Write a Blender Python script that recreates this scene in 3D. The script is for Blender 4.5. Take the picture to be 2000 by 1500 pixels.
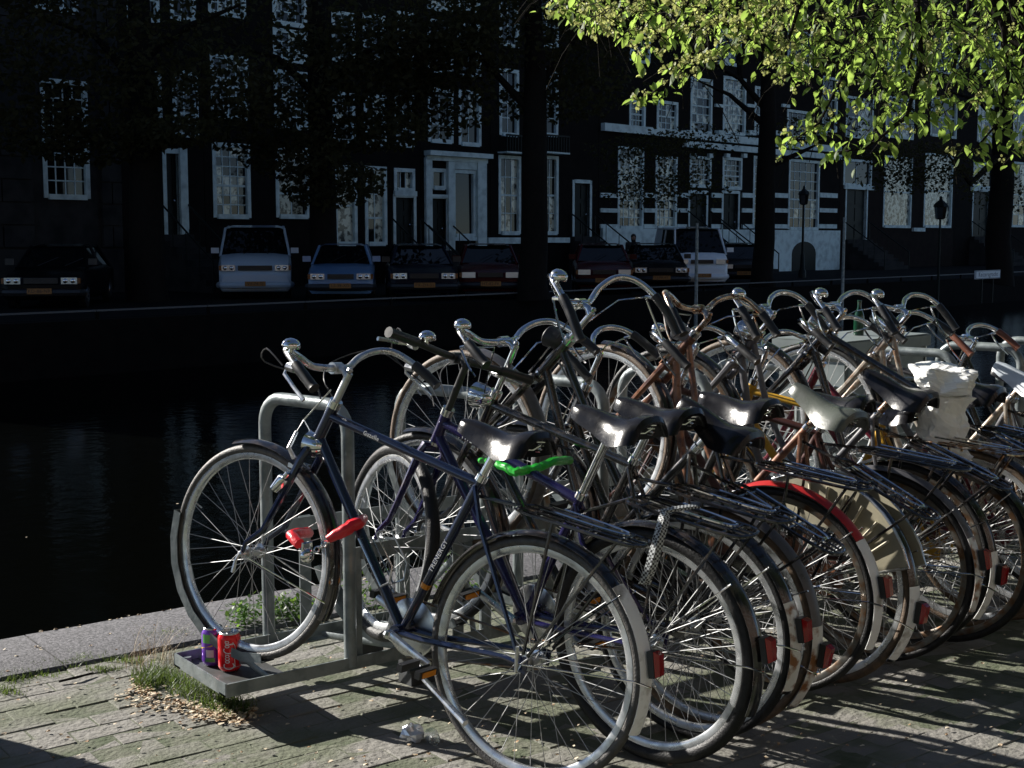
import bpy, math, random
from mathutils import Vector, Matrix
R=math.radians; PI=math.pi; sin=math.sin; cos=math.cos
rnd=random.Random(7)
S=bpy.context.scene
for o in list(bpy.data.objects): bpy.data.objects.remove(o)
# ------------------------------------------------------------------ camera
FPX=2600.0; CH=1.503; AZ=R(52.83); PITCH=math.atan((750-469.3)/FPX)
cam_d=bpy.data.cameras.new('camera'); cam=bpy.data.objects.new('camera',cam_d); S.collection.objects.link(cam)
cam_d.sensor_width=36; cam_d.lens=36*FPX/2000; cam_d.clip_start=.05; cam_d.clip_end=600
cam.location=(0,0,CH); cam.rotation_euler=(PI/2-PITCH,0,AZ-PI/2); S.camera=cam
CF=Vector((cos(AZ)*cos(PITCH),sin(AZ)*cos(PITCH),-sin(PITCH))); CR=Vector((sin(AZ),-cos(AZ),0)); CU=CR.cross(CF)
CO=Vector((0,0,CH))
def ray(px,py): return CF+CR*((px-1000)/FPX)+CU*((750-py)/FPX)
def D(px,py,d): return CO+ray(px,py)*d            # surveyed point: photo position and distance
def G(px,py,z=0):                                  # surveyed point on the level z
    r=ray(px,py); return CO+r*((z-CH)/r.z)
# ------------------------------------------------------------------ light
SUN_AZ=R(113); SUN_EL=R(27)
w=bpy.data.worlds.new('World'); S.world=w; w.use_nodes=True
nt=w.node_tree; nt.nodes.clear()
sky=nt.nodes.new('ShaderNodeTexSky'); sky.sky_type='NISHITA'; sky.sun_disc=False
sky.sun_elevation=SUN_EL; sky.sun_rotation=PI/2-SUN_AZ; sky.air_density=.55; sky.dust_density=.3
bg=nt.nodes.new('ShaderNodeBackground'); bg.inputs[1].default_value=.05
wo=nt.nodes.new('ShaderNodeOutputWorld'); nt.links.new(sky.outputs[0],bg.inputs[0]); nt.links.new(bg.outputs[0],wo.inputs[0])
sd=bpy.data.lights.new('sun','SUN'); sd.energy=5.0; sd.angle=R(.5); sd.color=(1,.95,.87)
so=bpy.data.objects.new('sun',sd); S.collection.objects.link(so)
so.rotation_euler=Vector((cos(SUN_AZ)*cos(SUN_EL),sin(SUN_AZ)*cos(SUN_EL),sin(SUN_EL))).to_track_quat('Z','Y').to_euler()
S.view_settings.view_transform='Standard'; S.view_settings.look='None'; S.view_settings.gamma=1
S.view_settings.exposure=1.12
try: S.view_settings.use_curve_mapping=False
except Exception: pass
S.render.engine='CYCLES'; S.cycles.max_bounces=7; S.cycles.transparent_max_bounces=10
S.cycles.sample_clamp_indirect=6
# ------------------------------------------------------------------ helpers
COL=S.collection
class MB:
    def __init__(s): s.v=[]; s.f=[]; s.uv=None
    def add(s,vs,fs):
        n=len(s.v); s.v.extend([tuple(p) for p in vs]); s.f.extend([tuple(i+n for i in f) for f in fs]); return s
    def box(s,c,d,M=None):
        x,y,z=d[0]/2,d[1]/2,d[2]/2
        vs=[Vector((i*x,j*y,k*z)) for k in (-1,1) for j in (-1,1) for i in (-1,1)]
        if M is not None: vs=[M@p for p in vs]
        vs=[p+Vector(c) for p in vs]
        return s.add(vs,[(0,2,3,1),(4,5,7,6),(0,1,5,4),(2,6,7,3),(0,4,6,2),(1,3,7,5)])
    def span(s,a,b): return s.box([(a[i]+b[i])/2 for i in range(3)],[abs(b[i]-a[i]) for i in range(3)])
    def tube(s,pts,r,n=8,closed=False,cap=True,flat=1.0):
        P=[Vector(p) for p in pts]; m=len(P); rr=r if isinstance(r,(list,tuple)) else [r]*m
        T=[]
        for i in range(m):
            if closed: t=P[(i+1)%m]-P[i-1]
            else: t=P[min(i+1,m-1)]-P[max(i-1,0)]
            T.append(t.normalized() if t.length>1e-9 else Vector((0,0,1)))
        a=Vector((0,0,1)) if abs(T[0].z)<.9 else Vector((1,0,0))
        N=(a-T[0]*a.dot(T[0])).normalized(); vs=[]
        for i in range(m):
            N=(N-T[i]*N.dot(T[i]))
            N=N.normalized() if N.length>1e-6 else T[i].orthogonal().normalized()
            B=T[i].cross(N)
            for k in range(n):
                an=2*PI*k/n; vs.append(P[i]+(N*cos(an)+B*sin(an)*flat)*rr[i])
        fs=[]
        for i in range(m if closed else m-1):
            j=(i+1)%m
            for k in range(n):
                l=(k+1)%n; fs.append((i*n+k,i*n+l,j*n+l,j*n+k))
        if cap and not closed:
            fs.append(tuple(range(n-1,-1,-1))); fs.append(tuple((m-1)*n+k for k in range(n)))
        return s.add(vs,fs)
    def grid(s,rows,cu=False,cv=False):
        m=len(rows); n=len(rows[0]); vs=[p for r in rows for p in r]; fs=[]
        for i in range(m if cu else m-1):
            for k in range(n if cv else n-1):
                i2=(i+1)%m; k2=(k+1)%n; fs.append((i*n+k,i*n+k2,i2*n+k2,i2*n+k))
        return s.add(vs,fs)
    def lathe(s,prof,n=16,M=None,cap=True):
        rows=[[Vector((r*cos(2*PI*k/n),r*sin(2*PI*k/n),z)) for k in range(n)] for r,z in prof]
        if M is not None: rows=[[M@p for p in r] for r in rows]
        b=len(s.v); s.grid(rows,cv=True)
        if cap: s.f.append(tuple(b+k for k in range(n-1,-1,-1))); e=b+(len(rows)-1)*n; s.f.append(tuple(e+k for k in range(n)))
        return s
    def ball(s,c,r,n=10,sc=(1,1,1),M=None):
        rows=[]
        for i in range(n//2+1):
            th=PI*i/(n//2); rr=max(sin(th),.001)
            rows.append([(Vector((rr*cos(2*PI*k/n)*r*sc[0],rr*sin(2*PI*k/n)*r*sc[1],cos(th)*r*sc[2]))) for k in range(n)])
        rows=[[(M@p if M is not None else p)+Vector(c) for p in q] for q in rows]
        return s.grid(rows,cv=True)
    def plate(s,pts,th):                       # planar polygon given thickness along its normal
        P=[Vector(p) for p in pts]; nrm=(P[1]-P[0]).cross(P[2]-P[0]).normalized()*th/2; n=len(P)
        s.add([p+nrm for p in P]+[p-nrm for p in P],[tuple(range(n)),tuple(range(2*n-1,n-1,-1))]+[(i,n+i,n+(i+1)%n,(i+1)%n) for i in range(n)])
        return s
    def xf(s,M,i0=0):
        for i in range(i0,len(s.v)): s.v[i]=tuple(M@Vector(s.v[i]))
        return s
    def mesh(s,name,m,smooth=True):
        me=bpy.data.meshes.new(name); me.from_pydata(s.v,[],s.f)
        if m: me.materials.append(m)
        if smooth:
            me.shade_smooth()
            try: me.set_sharp_from_angle(angle=R(40))
            except Exception: pass
        me.update(); return me
    def build(s,name,m,parent=None,smooth=True,M=None):
        return link(name,s.mesh(name,m,smooth),parent,M)
def link(name,me,parent=None,M=None):
    o=bpy.data.objects.new(name,me); COL.objects.link(o)
    if parent: o.parent=parent
    if M is not None: o.matrix_local=M
    return o
def thing(name,label,cat,M=None,group=None):
    o=link(name,None,None,M); o.empty_display_size=.1
    return tag(o,label,cat,group)
def tag(o,label,cat,group=None,kind=None):
    if label: o['label']=label
    if cat: o['category']=cat
    if group: o['group']=group
    if kind: o['kind']=kind
    return o
def struct(o): o['kind']='structure'; return o
def stuff(o): o['kind']='stuff'; return o
def copy_tree(o,parent=None):
    c=o.copy(); COL.objects.link(c)
    if parent: c.parent=parent
    for ch in list(o.children): copy_tree(ch,c)
    return c
def text_mesh(txt,size,depth=.001,mat_=None,spacing=1.0,bold=.0):
    cu=bpy.data.curves.new('lettering','FONT'); cu.body=txt; cu.size=size; cu.extrude=depth; cu.align_x='CENTER'; cu.align_y='CENTER'; cu.offset=bold
    cu.space_character=spacing; cu.resolution_u=2
    o=bpy.data.objects.new('lettering',cu); COL.objects.link(o)
    dg=bpy.context.evaluated_depsgraph_get(); me=bpy.data.meshes.new_from_object(o.evaluated_get(dg)); bpy.data.objects.remove(o)
    me.materials.clear(); me.materials.append(mat_); return me
# ------------------------------------------------------------------ materials
def mat(name,col,rough=.5,metal=0,noise=None,bump=0,bscale=40,coat=0,spec=.5,col2=None,rvar=0,emit=None,obj_rand=0):
    m=bpy.data.materials.new(name); m.use_nodes=True; t=m.node_tree; b=t.nodes['Principled BSDF']
    b.inputs['Base Color'].default_value=(*col,1); b.inputs['Roughness'].default_value=rough; b.inputs['Metallic'].default_value=metal
    b.inputs['Specular IOR Level'].default_value=spec
    if coat: b.inputs['Coat Weight'].default_value=coat; b.inputs['Coat Roughness'].default_value=.08
    tc=t.nodes.new('ShaderNodeNewGeometry')
    def nz(sc,det=5):
        n=t.nodes.new('ShaderNodeTexNoise'); n.inputs['Scale'].default_value=sc; n.inputs['Detail'].default_value=det
        t.links.new(tc.outputs['Position'],n.inputs['Vector']); return n
    if noise:
        n=nz(noise[0]); r=t.nodes.new('ShaderNodeValToRGB'); r.color_ramp.elements[0].position=noise[1]; r.color_ramp.elements[1].position=noise[2]
        c2=col2 or tuple(c*.5 for c in col)
        r.color_ramp.elements[0].color=(*col,1); r.color_ramp.elements[1].color=(*c2,1)
        t.links.new(n.outputs['Fac'],r.inputs['Fac']); out=r.outputs['Color']
        if obj_rand:
            oi=t.nodes.new('ShaderNodeObjectInfo'); hs=t.nodes.new('ShaderNodeHueSaturation'); mr=t.nodes.new('ShaderNodeMapRange')
            mr.inputs['To Min'].default_value=1-obj_rand; mr.inputs['To Max'].default_value=1+obj_rand
            t.links.new(oi.outputs['Random'],mr.inputs['Value']); t.links.new(mr.outputs[0],hs.inputs['Value']); t.links.new(out,hs.inputs['Color']); out=hs.outputs[0]
        t.links.new(out,b.inputs['Base Color'])
    if rvar:
        n=nz(18); mr=t.nodes.new('ShaderNodeMapRange'); mr.inputs['To Min'].default_value=max(rough-rvar,.02); mr.inputs['To Max'].default_value=rough+rvar
        mr.inputs['From Min'].default_value=.35; mr.inputs['From Max'].default_value=.65
        t.links.new(n.outputs['Fac'],mr.inputs['Value']); t.links.new(mr.outputs[0],b.inputs['Roughness'])
    if bump:
        n=nz(bscale,8); bp=t.nodes.new('ShaderNodeBump'); bp.inputs['Strength'].default_value=bump; bp.inputs['Distance'].default_value=.01
        t.links.new(n.outputs['Fac'],bp.inputs['Height']); t.links.new(bp.outputs[0],b.inputs['Normal'])
    return m
def leafmat(name,c,tr,fac):
    m=bpy.data.materials.new(name); m.use_nodes=True; t=m.node_tree; t.nodes.clear()
    o=t.nodes.new('ShaderNodeOutputMaterial'); mx=t.nodes.new('ShaderNodeMixShader'); d=t.nodes.new('ShaderNodeBsdfPrincipled'); l=t.nodes.new('ShaderNodeBsdfTranslucent')
    g=t.nodes.new('ShaderNodeNewGeometry'); n=t.nodes.new('ShaderNodeTexNoise'); n.inputs['Scale'].default_value=7; n.inputs['Detail'].default_value=3
    t.links.new(g.outputs['Position'],n.inputs['Vector'])
    for node,cc,inp in ((d,c,'Base Color'),(l,tr,'Color')):
        r=t.nodes.new('ShaderNodeValToRGB'); r.color_ramp.elements[0].position=.35; r.color_ramp.elements[1].position=.68
        r.color_ramp.elements[0].color=(*[x*.6 for x in cc],1); r.color_ramp.elements[1].color=(*[min(x*1.25,1) for x in cc],1)
        t.links.new(n.outputs['Fac'],r.inputs['Fac']); t.links.new(r.outputs[0],node.inputs[inp])
    d.inputs['Roughness'].default_value=.5; d.inputs['Specular IOR Level'].default_value=.35 if 'far' not in name else .05; mx.inputs[0].default_value=fac
    t.links.new(d.outputs[0],mx.inputs[1]); t.links.new(l.outputs[0],mx.inputs[2]); t.links.new(mx.outputs[0],o.inputs[0]); return m
M={}
M['black']=mat('black_paint',(.010,.010,.012),.2,0,(30,.52,.72),0,col2=(.06,.045,.035),rvar=.08,coat=.7,spec=.7)
M['navy']=mat('navy_paint',(.006,.012,.04),.2,.2,coat=.7,rvar=.06)
M['blue']=mat('blue_paint',(.010,.007,.065),.25,.2,coat=.5,rvar=.06)
M['maroon']=mat('maroon_paint',(.12,.008,.02),.35,0,(25,.5,.8),rvar=.1,coat=.3)
M['brownp']=mat('brown_paint',(.06,.02,.015),.35,0,(25,.5,.8),rvar=.1)
M['silverp']=mat('worn_silver_paint',(.42,.38,.32),.3,.3,(25,.45,.65),col2=(.2,.12,.07),rvar=.1,coat=.3)
M['copperp']=mat('rusty_copper_paint',(.24,.11,.06),.32,.2,(25,.42,.62),col2=(.09,.04,.03),rvar=.1,coat=.3)
M['greyp']=mat('grey_paint',(.10,.10,.11),.35,0,(25,.5,.8),rvar=.1)
M['yellow']=mat('yellow_paint',(.5,.28,.02),.4,0,(40,.5,.8))
M['red']=mat('red_paint',(.42,.02,.02),.35,0,(30,.5,.9),col2=(.28,.02,.02),coat=.2)
M['chrome']=mat('chrome',(.75,.76,.77),.09,1,(60,.55,.8),col2=(.35,.3,.26),rvar=.06)
M['rustchrome']=mat('rusty_chrome',(.62,.55,.48),.22,1,(45,.42,.62),col2=(.30,.14,.06),rvar=.15)
M['alu']=mat('aluminium',(.62,.63,.64),.3,1,(50,.5,.8),col2=(.4,.4,.4),rvar=.1)
M['steel']=mat('galvanised_steel',(.24,.27,.275),.42,.4,(14,.42,.62),.15,60,col2=(.14,.165,.17),rvar=.12)
M['spoke']=mat('spoke_wire',(.42,.43,.44),.55,.3,(50,.5,.8),col2=(.25,.24,.22))
M['traydark']=mat('dirty_tray_steel',(.06,.065,.07),.6,.2,(14,.42,.62),col2=(.035,.035,.03))  # shade inside and beneath the rack is put into this dark colour
M['rim']=mat('rim_metal',(.66,.68,.70),.28,.75,(30,.5,.8),rvar=.1)
M['darkrim']=mat('dull_rim',(.20,.19,.17),.4,.9,(30,.42,.62),col2=(.16,.09,.05),rvar=.1)
M['tyre']=mat('tyre_rubber',(.008,.008,.009),.5,0,(35,.52,.8),.3,180,col2=(.028,.026,.024),spec=.35)
M['greywall']=mat('grey_tyre_rubber',(.075,.07,.066),.55,0,(35,.45,.7),.3,180,col2=(.035,.033,.03))
M['tanwall']=mat('tan_tyre_rubber',(.12,.08,.05),.6,0,(35,.45,.7),.3,180,col2=(.05,.035,.025))
M['leather']=mat('saddle_leather',(.009,.009,.011),.2,0,(9,.45,.7),.05,160,col2=(.022,.022,.025),rvar=.05,spec=.3)
M['leather2']=mat('worn_saddle_leather',(.09,.10,.085),.3,0,(9,.45,.7),.06,140,col2=(.05,.055,.05),rvar=.06,spec=.4)
M['palesad']=mat('pale_saddle_vinyl',(.5,.55,.6),.35,0,(9,.5,.7),col2=(.3,.33,.38))
M['plastic']=mat('black_plastic',(.015,.015,.016),.4,0,rvar=.1)
M['greyplastic']=mat('grey_plastic',(.14,.15,.17),.35)
M['brownplastic']=mat('brown_grip',(.14,.05,.03),.35)
M['whitep']=mat('white_mudguard_paint',(.88,.89,.88),.35,0,(16,.52,.66),col2=(.38,.36,.32),rvar=.1)
M['rustwhite']=mat('rusted_white_paint',(.72,.72,.68),.4,0,(22,.5,.62),col2=(.25,.11,.04),rvar=.1)
M['redlens']=mat('red_lens',(.30,.005,.008),.15,0,coat=.5)
M['orangelens']=mat('orange_lens',(.65,.22,.01),.2,0,coat=.5)
M['amber']=mat('amber_car_lens',(.16,.05,.01),.2)
M['cream']=mat('beige_skirt_guard',(.34,.31,.22),.5,0,(10,.4,.7),col2=(.24,.22,.16))
M['ivory']=mat('ivory_plastic',(.6,.55,.42),.35)
M['redsleeve']=mat('red_sleeve',(.62,.01,.02),.3,0,coat=.3,bump=.3,bscale=60)
M['greensleeve']=mat('green_sleeve',(.02,.42,.03),.3,0,coat=.3,bump=.3,bscale=60)
M['bag']=mat('white_plastic_bag',(.93,.93,.9),.35,0,bump=.5,bscale=22)
M['water']=mat('canal_water',(.001,.0012,.001),.05,0,spec=.1)
M['granite']=mat('granite',(.10,.097,.107),.8,0,(70,.40,.60),.6,90,col2=(.04,.04,.045),obj_rand=.12)
M['brick']=mat('mossy_clinker',(.19,.182,.165),.9,0,(2.2,.44,.60),.9,45,col2=(.105,.115,.075),obj_rand=.05)
M['brickdust']=mat('trodden_sand_and_moss',(.18,.172,.155),.95,0,(4,.42,.6),1.0,38,col2=(.10,.11,.068))
M['sand']=mat('joint_sand',(.12,.125,.09),.95,0,(9,.4,.7),.8,60,col2=(.05,.07,.03))
M['grass']=leafmat('grass_blade',(.07,.12,.03),(.17,.24,.05),.35)
M['petal']=mat('dry_seed_petal',(.66,.57,.42),.7,0,(60,.45,.6),col2=(.30,.17,.08))
M['foil']=mat('crumpled_foil',(.7,.74,.8),.3,.6)
M['cup']=mat('clear_plastic',(.5,.55,.55),.1)
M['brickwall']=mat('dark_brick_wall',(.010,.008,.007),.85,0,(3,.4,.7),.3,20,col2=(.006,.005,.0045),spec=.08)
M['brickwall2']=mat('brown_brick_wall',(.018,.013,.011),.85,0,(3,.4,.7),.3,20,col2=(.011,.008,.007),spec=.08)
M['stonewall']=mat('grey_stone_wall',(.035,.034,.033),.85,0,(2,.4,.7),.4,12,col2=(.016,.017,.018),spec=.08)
M['whitewall']=mat('white_facade_paint',(.62,.72,.70),.6,0,(3,.45,.75),col2=(.36,.43,.42),spec=.12)
M['trimdark']=mat('dark_green_paint',(.012,.016,.015),.4,spec=.08)
M['glass']=mat('window_glass',(.004,.005,.006),.03,0,spec=.35)
M['curtain']=mat('pale_curtain',(.34,.34,.32),.8,0,(7,.4,.65),col2=(.16,.17,.16))
M['roof']=mat('roof_tile',(.03,.025,.025),.8,0,(3,.4,.7),spec=.08)
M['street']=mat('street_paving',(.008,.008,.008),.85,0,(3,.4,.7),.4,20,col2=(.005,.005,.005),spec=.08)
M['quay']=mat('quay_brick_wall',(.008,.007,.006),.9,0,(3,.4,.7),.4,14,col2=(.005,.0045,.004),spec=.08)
M['bark']=mat('bark',(.014,.012,.010),.9,0,(8,.4,.7),.8,25,col2=(.010,.009,.008),spec=.08)
M['cabinet']=mat('grey_cabinet_paint',(.20,.23,.23),.5,0,(6,.4,.7),col2=(.14,.165,.165))
M['greenglass']=mat('green_bottle_glass',(.006,.035,.018),.08,0,coat=.3)
M['carwhite2']=mat('clean_white_car_paint',(.75,.8,.84),.3,0,coat=.4)
M['carwhite']=mat('white_car_paint',(.42,.52,.62),.3,0,coat=.5)
M['carblue']=mat('pale_blue_car_paint',(.12,.22,.38),.3,0,coat=.5)
M['cardark']=mat('black_car_paint',(.003,.003,.004),.25,0,spec=.12)
M['carnavy']=mat('dark_blue_car_paint',(.003,.005,.015),.25,0,spec=.12)
M['carred']=mat('dark_red_car_paint',(.05,.004,.005),.25,0,spec=.12)
M['lamp']=mat('headlamp_glass',(.6,.66,.72),.12,.6)
M['plate']=mat('yellow_number_plate',(.30,.13,.03),.4)
M['ink']=mat('dark_print',(.01,.01,.012),.5)
M['skin']=mat('skin',(.35,.2,.14),.6)
M['cloth']=mat('dark_cloth',(.012,.012,.015),.8)
M['hair']=mat('dark_hair',(.01,.008,.007),.6)
M['signwhite']=mat('white_sign_enamel',(.62,.68,.72),.4)
M['cola']=mat('red_can_print',(.78,.008,.015),.22,.25,coat=.4)
M['violet']=mat('violet_can_print',(.20,.07,.50),.25,.3,coat=.3)
M['lime']=mat('green_can_print',(.2,.6,.15),.25,.3)
M['canyellow']=mat('yellow_can_print',(.75,.5,.03),.25,.2)
M['canwhite']=mat('white_can_print',(.72,.72,.72),.3)
M['nearbrick']=mat('sunlit_brown_brick',(.12,.07,.05),.85)
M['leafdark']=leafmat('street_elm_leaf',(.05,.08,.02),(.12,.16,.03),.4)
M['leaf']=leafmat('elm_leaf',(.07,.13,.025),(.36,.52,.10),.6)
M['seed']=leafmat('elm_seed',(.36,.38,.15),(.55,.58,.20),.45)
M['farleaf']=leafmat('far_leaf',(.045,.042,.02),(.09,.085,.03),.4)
# water ripples
t=M['water'].node_tree; b=t.nodes['Principled BSDF']; g=t.nodes.new('ShaderNodeNewGeometry')
mp=t.nodes.new('ShaderNodeMapping'); mp.inputs['Scale'].default_value=(1,1,1); t.links.new(g.outputs['Position'],mp.inputs['Vector'])
n=t.nodes.new('ShaderNodeTexNoise'); n.inputs['Scale'].default_value=5; n.inputs['Detail'].default_value=6; t.links.new(mp.outputs[0],n.inputs['Vector'])
bp=t.nodes.new('ShaderNodeBump'); bp.inputs['Strength'].default_value=.35; bp.inputs['Distance'].default_value=.02
t.links.new(n.outputs['Fac'],bp.inputs['Height']); t.links.new(bp.outputs[0],b.inputs['Normal'])

# ------------------------------------------------------------------ far bank frame of reference
FO=Vector((14.0,25.8,0)); FA=R(9.6); FE=Vector((cos(FA),sin(FA),0)); FN=Vector((-sin(FA),cos(FA),0))
FM=Matrix.Translation(FO)@Matrix.Rotation(FA,4,'Z')
FB=12.0
def fp(a,b_,z=0): return FO+FE*a+FN*b_+Vector((0,0,z))
def fac(px,py,b_=FB):
    r=ray(px,py); k=(FO.dot(FN)+b_-CO.dot(FN))/r.dot(FN); p=CO+r*k-FO; return p.dot(FE),p.z
QY=5.08                                  # near quay edge
WZ=-1.05
# ================================================================== ground, water, quays
def sheet(x0,y0,x1,y1,z): return MB().add([(x0,y0,z),(x1,y0,z),(x1,y1,z),(x0,y1,z)],[(0,1,2,3)])
struct(sheet(-300,QY-.2,400,400,WZ).build('canal_water',M['water'],smooth=False))
gr=MB(); gr.add([(-300,-300,-.0036),(400,-300,-.0036),(400,QY-.5,-.0036),(-300,QY-.5,-.0036)],[(0,1,2,3)])
pave=struct(gr.build('pavement',M['sand'],smooth=False))
nb=MB(); nb.span((-300,QY-.16,WZ-1),(400,QY-.06,-.13)); struct(nb.build('quay_wall',M['quay'],smooth=False))
# kerb stones on the near quay edge
ks=link('quay_kerb',MB().add([(-300,QY-.5,-.02),(400,QY-.5,-.02),(400,QY-.02,-.02),(-300,QY-.02,-.02)],[(0,1,2,3)]).mesh('quay_kerb',M['granite'],False)); struct(ks)
x=-3.1
while x<14:
    L=rnd.uniform(.95,1.35); mb=MB(); c=.012; z1=.012+rnd.uniform(-.004,.005); y0=QY-.5+.006; y1=QY+rnd.uniform(-.012,.008)
    a,b_=x+.004,x+L-.004
    # slightly worn, bevelled block with an uneven canal edge
    n=6; rows=[]
    for i in range(n+1):
        xx=a+(b_-a)*i/n; e=y1+rnd.uniform(-.012,.006)
        rows.append([(xx,y0,-.12),(xx,y0,z1-c),(xx,y0+c,z1),(xx,e-.03,z1-.001),(xx,e,z1-.02),(xx,e,-.25)])
    mb.grid(rows); mb.add([rows[0][k] for k in range(6)],[(0,1,2,3,4,5)]); mb.add([rows[-1][k] for k in range(6)],[(5,4,3,2,1,0)])
    mb.build('kerb_stone',M['granite'],ks); x+=L
# clinker paving: bricks .2 x .1 with recessed joints
def brick_at(mb,x,y,dz,sx=.0985,sy=.0489,rz=0,tl=(0,0)):
    c=.0035; top=[]
    for k,(i,j) in enumerate(((-1,-1),(1,-1),(1,1),(-1,1))):
        ca,sa=cos(rz),sin(rz)
        def q(u,v,z): return (x+u*ca-v*sa,y+u*sa+v*ca,z)
        top.append((q(i*sx,j*sy,-.06),q(i*sx,j*sy,dz-c+tl[0]*i+tl[1]*j),q(i*(sx-c),j*(sy-c),dz+tl[0]*i+tl[1]*j)))
    vs=[p for t3 in top for p in t3]; fs=[(2,5,8,11)]
    for k in range(4):
        l=(k+1)%4; fs+=[(3*k,3*l,3*l+1,3*k+1),(3*k+1,3*l+1,3*l+2,3*k+2)]
    mb.add(vs,fs)
cells=[]
for j in range(47):
    for i in range(-6,62):
        x=i*.2+(.1 if j%2 else 0); y=QY-.5-.052-j*.1
        d=(Vector((x,y,0))-CO); cz=d.dot(CF)
        if cz<2.0: continue
        px=1000+FPX*d.dot(CR)/cz; py=750-FPX*d.dot(CU)/cz
        if px<-260 or px>2400 or py>1720: continue
        vis=(0<=px<=2000 and py<=1500); cells.append((0 if vis else 1,-(py),x,y))
cells.sort()
big=MB(); shared=[]
for k in range(12):
    mb=MB(); brick_at(mb,0,0,0,rz=rnd.uniform(-.012,.012),tl=(rnd.uniform(-.0012,.0012),rnd.uniform(-.001,.001))); shared.append(mb.mesh('brick',M['brick'],False))
for k,(v_,_,x,y) in enumerate(cells):
    dz=rnd.uniform(-.003,.0035)-.002
    if k<300: link('brick',shared[k%12],pave,Matrix.Translation((x,y,dz)))
    else: brick_at(big,x,y,dz,rz=rnd.uniform(-.012,.012),tl=(rnd.uniform(-.0012,.0012),rnd.uniform(-.001,.001)))
gx,gy=230,120; rows=[]
from mathutils import noise as NZ
for i in range(gx+1):
    x=-.6+9.6*i/gx; row=[]
    for j in range(gy+1):
        y=.6+(QY-.51-.6)*j/gy; p=Vector((x,y,0)); z=-.0052+.0062*(NZ.noise(p*1.7)+.5*NZ.noise(p*5.3)+.35*NZ.noise(p*17)); row.append((x,y,max(z,-.0038 if False else -.012)))
    rows.append(row)
stuff(MB().grid(rows).build('moss_and_sand',M['brickdust'],pave))
stuff(big.build('bricks',M['brick'],pave,smooth=False))
# far bank: street slab, quay wall, low barrier rail
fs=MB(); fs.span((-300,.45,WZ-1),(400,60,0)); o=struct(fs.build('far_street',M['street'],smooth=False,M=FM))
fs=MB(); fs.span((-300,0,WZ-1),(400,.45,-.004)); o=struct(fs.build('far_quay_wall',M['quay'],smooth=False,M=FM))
M['raildull']=mat('dull_rail_paint',(.10,.10,.10),.6)
br=thing('barrier_rail','low grey car barrier rail running along the far quay edge','railing',FM)
fs=MB()
for i in range(60): fs.span((-40+i*2.5,.10,.15),(-40+i*2.5+2.48,.14,.185))
fs.build('rail',M['raildull'],br,smooth=False)
for i in range(61):
    fs=MB(); fs.span((-40.02+i*2.5,.10,-.004),(-39.96+i*2.5,.15,.15)); fs.build('post',M['quay'],br,smooth=False)
# ================================================================== houses on the far bank
def wall_with_holes(mb,a0,a1,z0,z1,rects,b0=FB,dep=.2):
    A=sorted(set([a0,a1]+[max(a0,min(a1,v)) for r in rects for v in (r[0],r[1])])); Z=sorted(set([z0,z1]+[max(z0,min(z1,v)) for r in rects for v in (r[2],r[3])]))
    for i in range(len(A)-1):
        for j in range(len(Z)-1):
            ca,cz=(A[i]+A[i+1])/2,(Z[j]+Z[j+1])/2
            if any(r[0]<ca<r[1] and r[2]<cz<r[3] for r in rects): continue
            mb.add([(A[i],b0,Z[j]),(A[i+1],b0,Z[j]),(A[i+1],b0,Z[j+1]),(A[i],b0,Z[j+1])],[(0,1,2,3)])
    for r in rects:
        p=[(r[0],r[2]),(r[1],r[2]),(r[1],r[3]),(r[0],r[3])]
        for k in range(4):
            (u,v),(u2,v2)=p[k],p[(k+1)%4]
            mb.add([(u,b0,v),(u2,b0,v2),(u2,b0+dep+.25,v2),(u,b0+dep+.25,v)],[(0,3,2,1)])
def pxrect(x0,y0,x1,y1,b_=FB):
    xm=(x0+x1)/2; return (fac(x0,469,b_)[0],fac(x1,469,b_)[0],fac(xm,y1,b_)[1],fac(xm,y0,b_)[1])
PANE=MB().add([(-.5,0,-.5),(.5,0,-.5),(.5,0,.5),(-.5,0,.5)],[(0,1,2,3)]).mesh('pane',M['glass'],False)
def window(house,r,cols,rows,trim='whitewall',pale_fill=0,kind='window',fw=.11):
    a0,a1,z0,z1=r; b0=FB
    mb=MB(); o_=.03
    mb.span((a0-.02,b0-o_,z0-.02),(a0+fw,b0+.16,z1+.02)); mb.span((a1-fw,b0-o_,z0-.02),(a1+.02,b0+.16,z1+.02))
    mb.span((a0+fw,b0-o_-.06,z0-.06),(a1-fw,b0+.16,z0+fw*.8)); mb.span((a0+fw,b0-o_,z1-fw),(a1-fw,b0+.16,z1+.02))
    ia0,ia1,iz0,iz1=a0+fw,a1-fw,z0+fw*.8,z1-fw
    for i in range(1,cols): 
        xx=ia0+(ia1-ia0)*i/cols; mb.span((xx-.018,b0+.07,iz0),(xx+.018,b0+.11,iz1))
    for j in range(1,rows):
        zz=iz0+(iz1-iz0)*j/rows; h=.035 if j==rows//2 else .018
        mb.span((ia0,b0+.065,zz-h),(ia1,b0+.115,zz+h))
    w_=mb.build(kind,M[trim],house,smooth=False)
    for i in range(cols):
        for j in range(rows):
            cw=(ia1-ia0)/cols; ch=(iz1-iz0)/rows
            Mx=Matrix.Translation((ia0+cw*(i+.5),b0+.09,iz0+ch*(j+.5)))@Matrix.Rotation(rnd.uniform(-.012,.012),4,'Z')@Matrix.Rotation(rnd.uniform(-.01,.01),4,'X')@Matrix.Diagonal((cw,1,ch,1))
            link('pane',PANE_C if (pale_fill and rnd.random()<pale_fill) else PANE,w_,Mx)
    return w_
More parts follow.
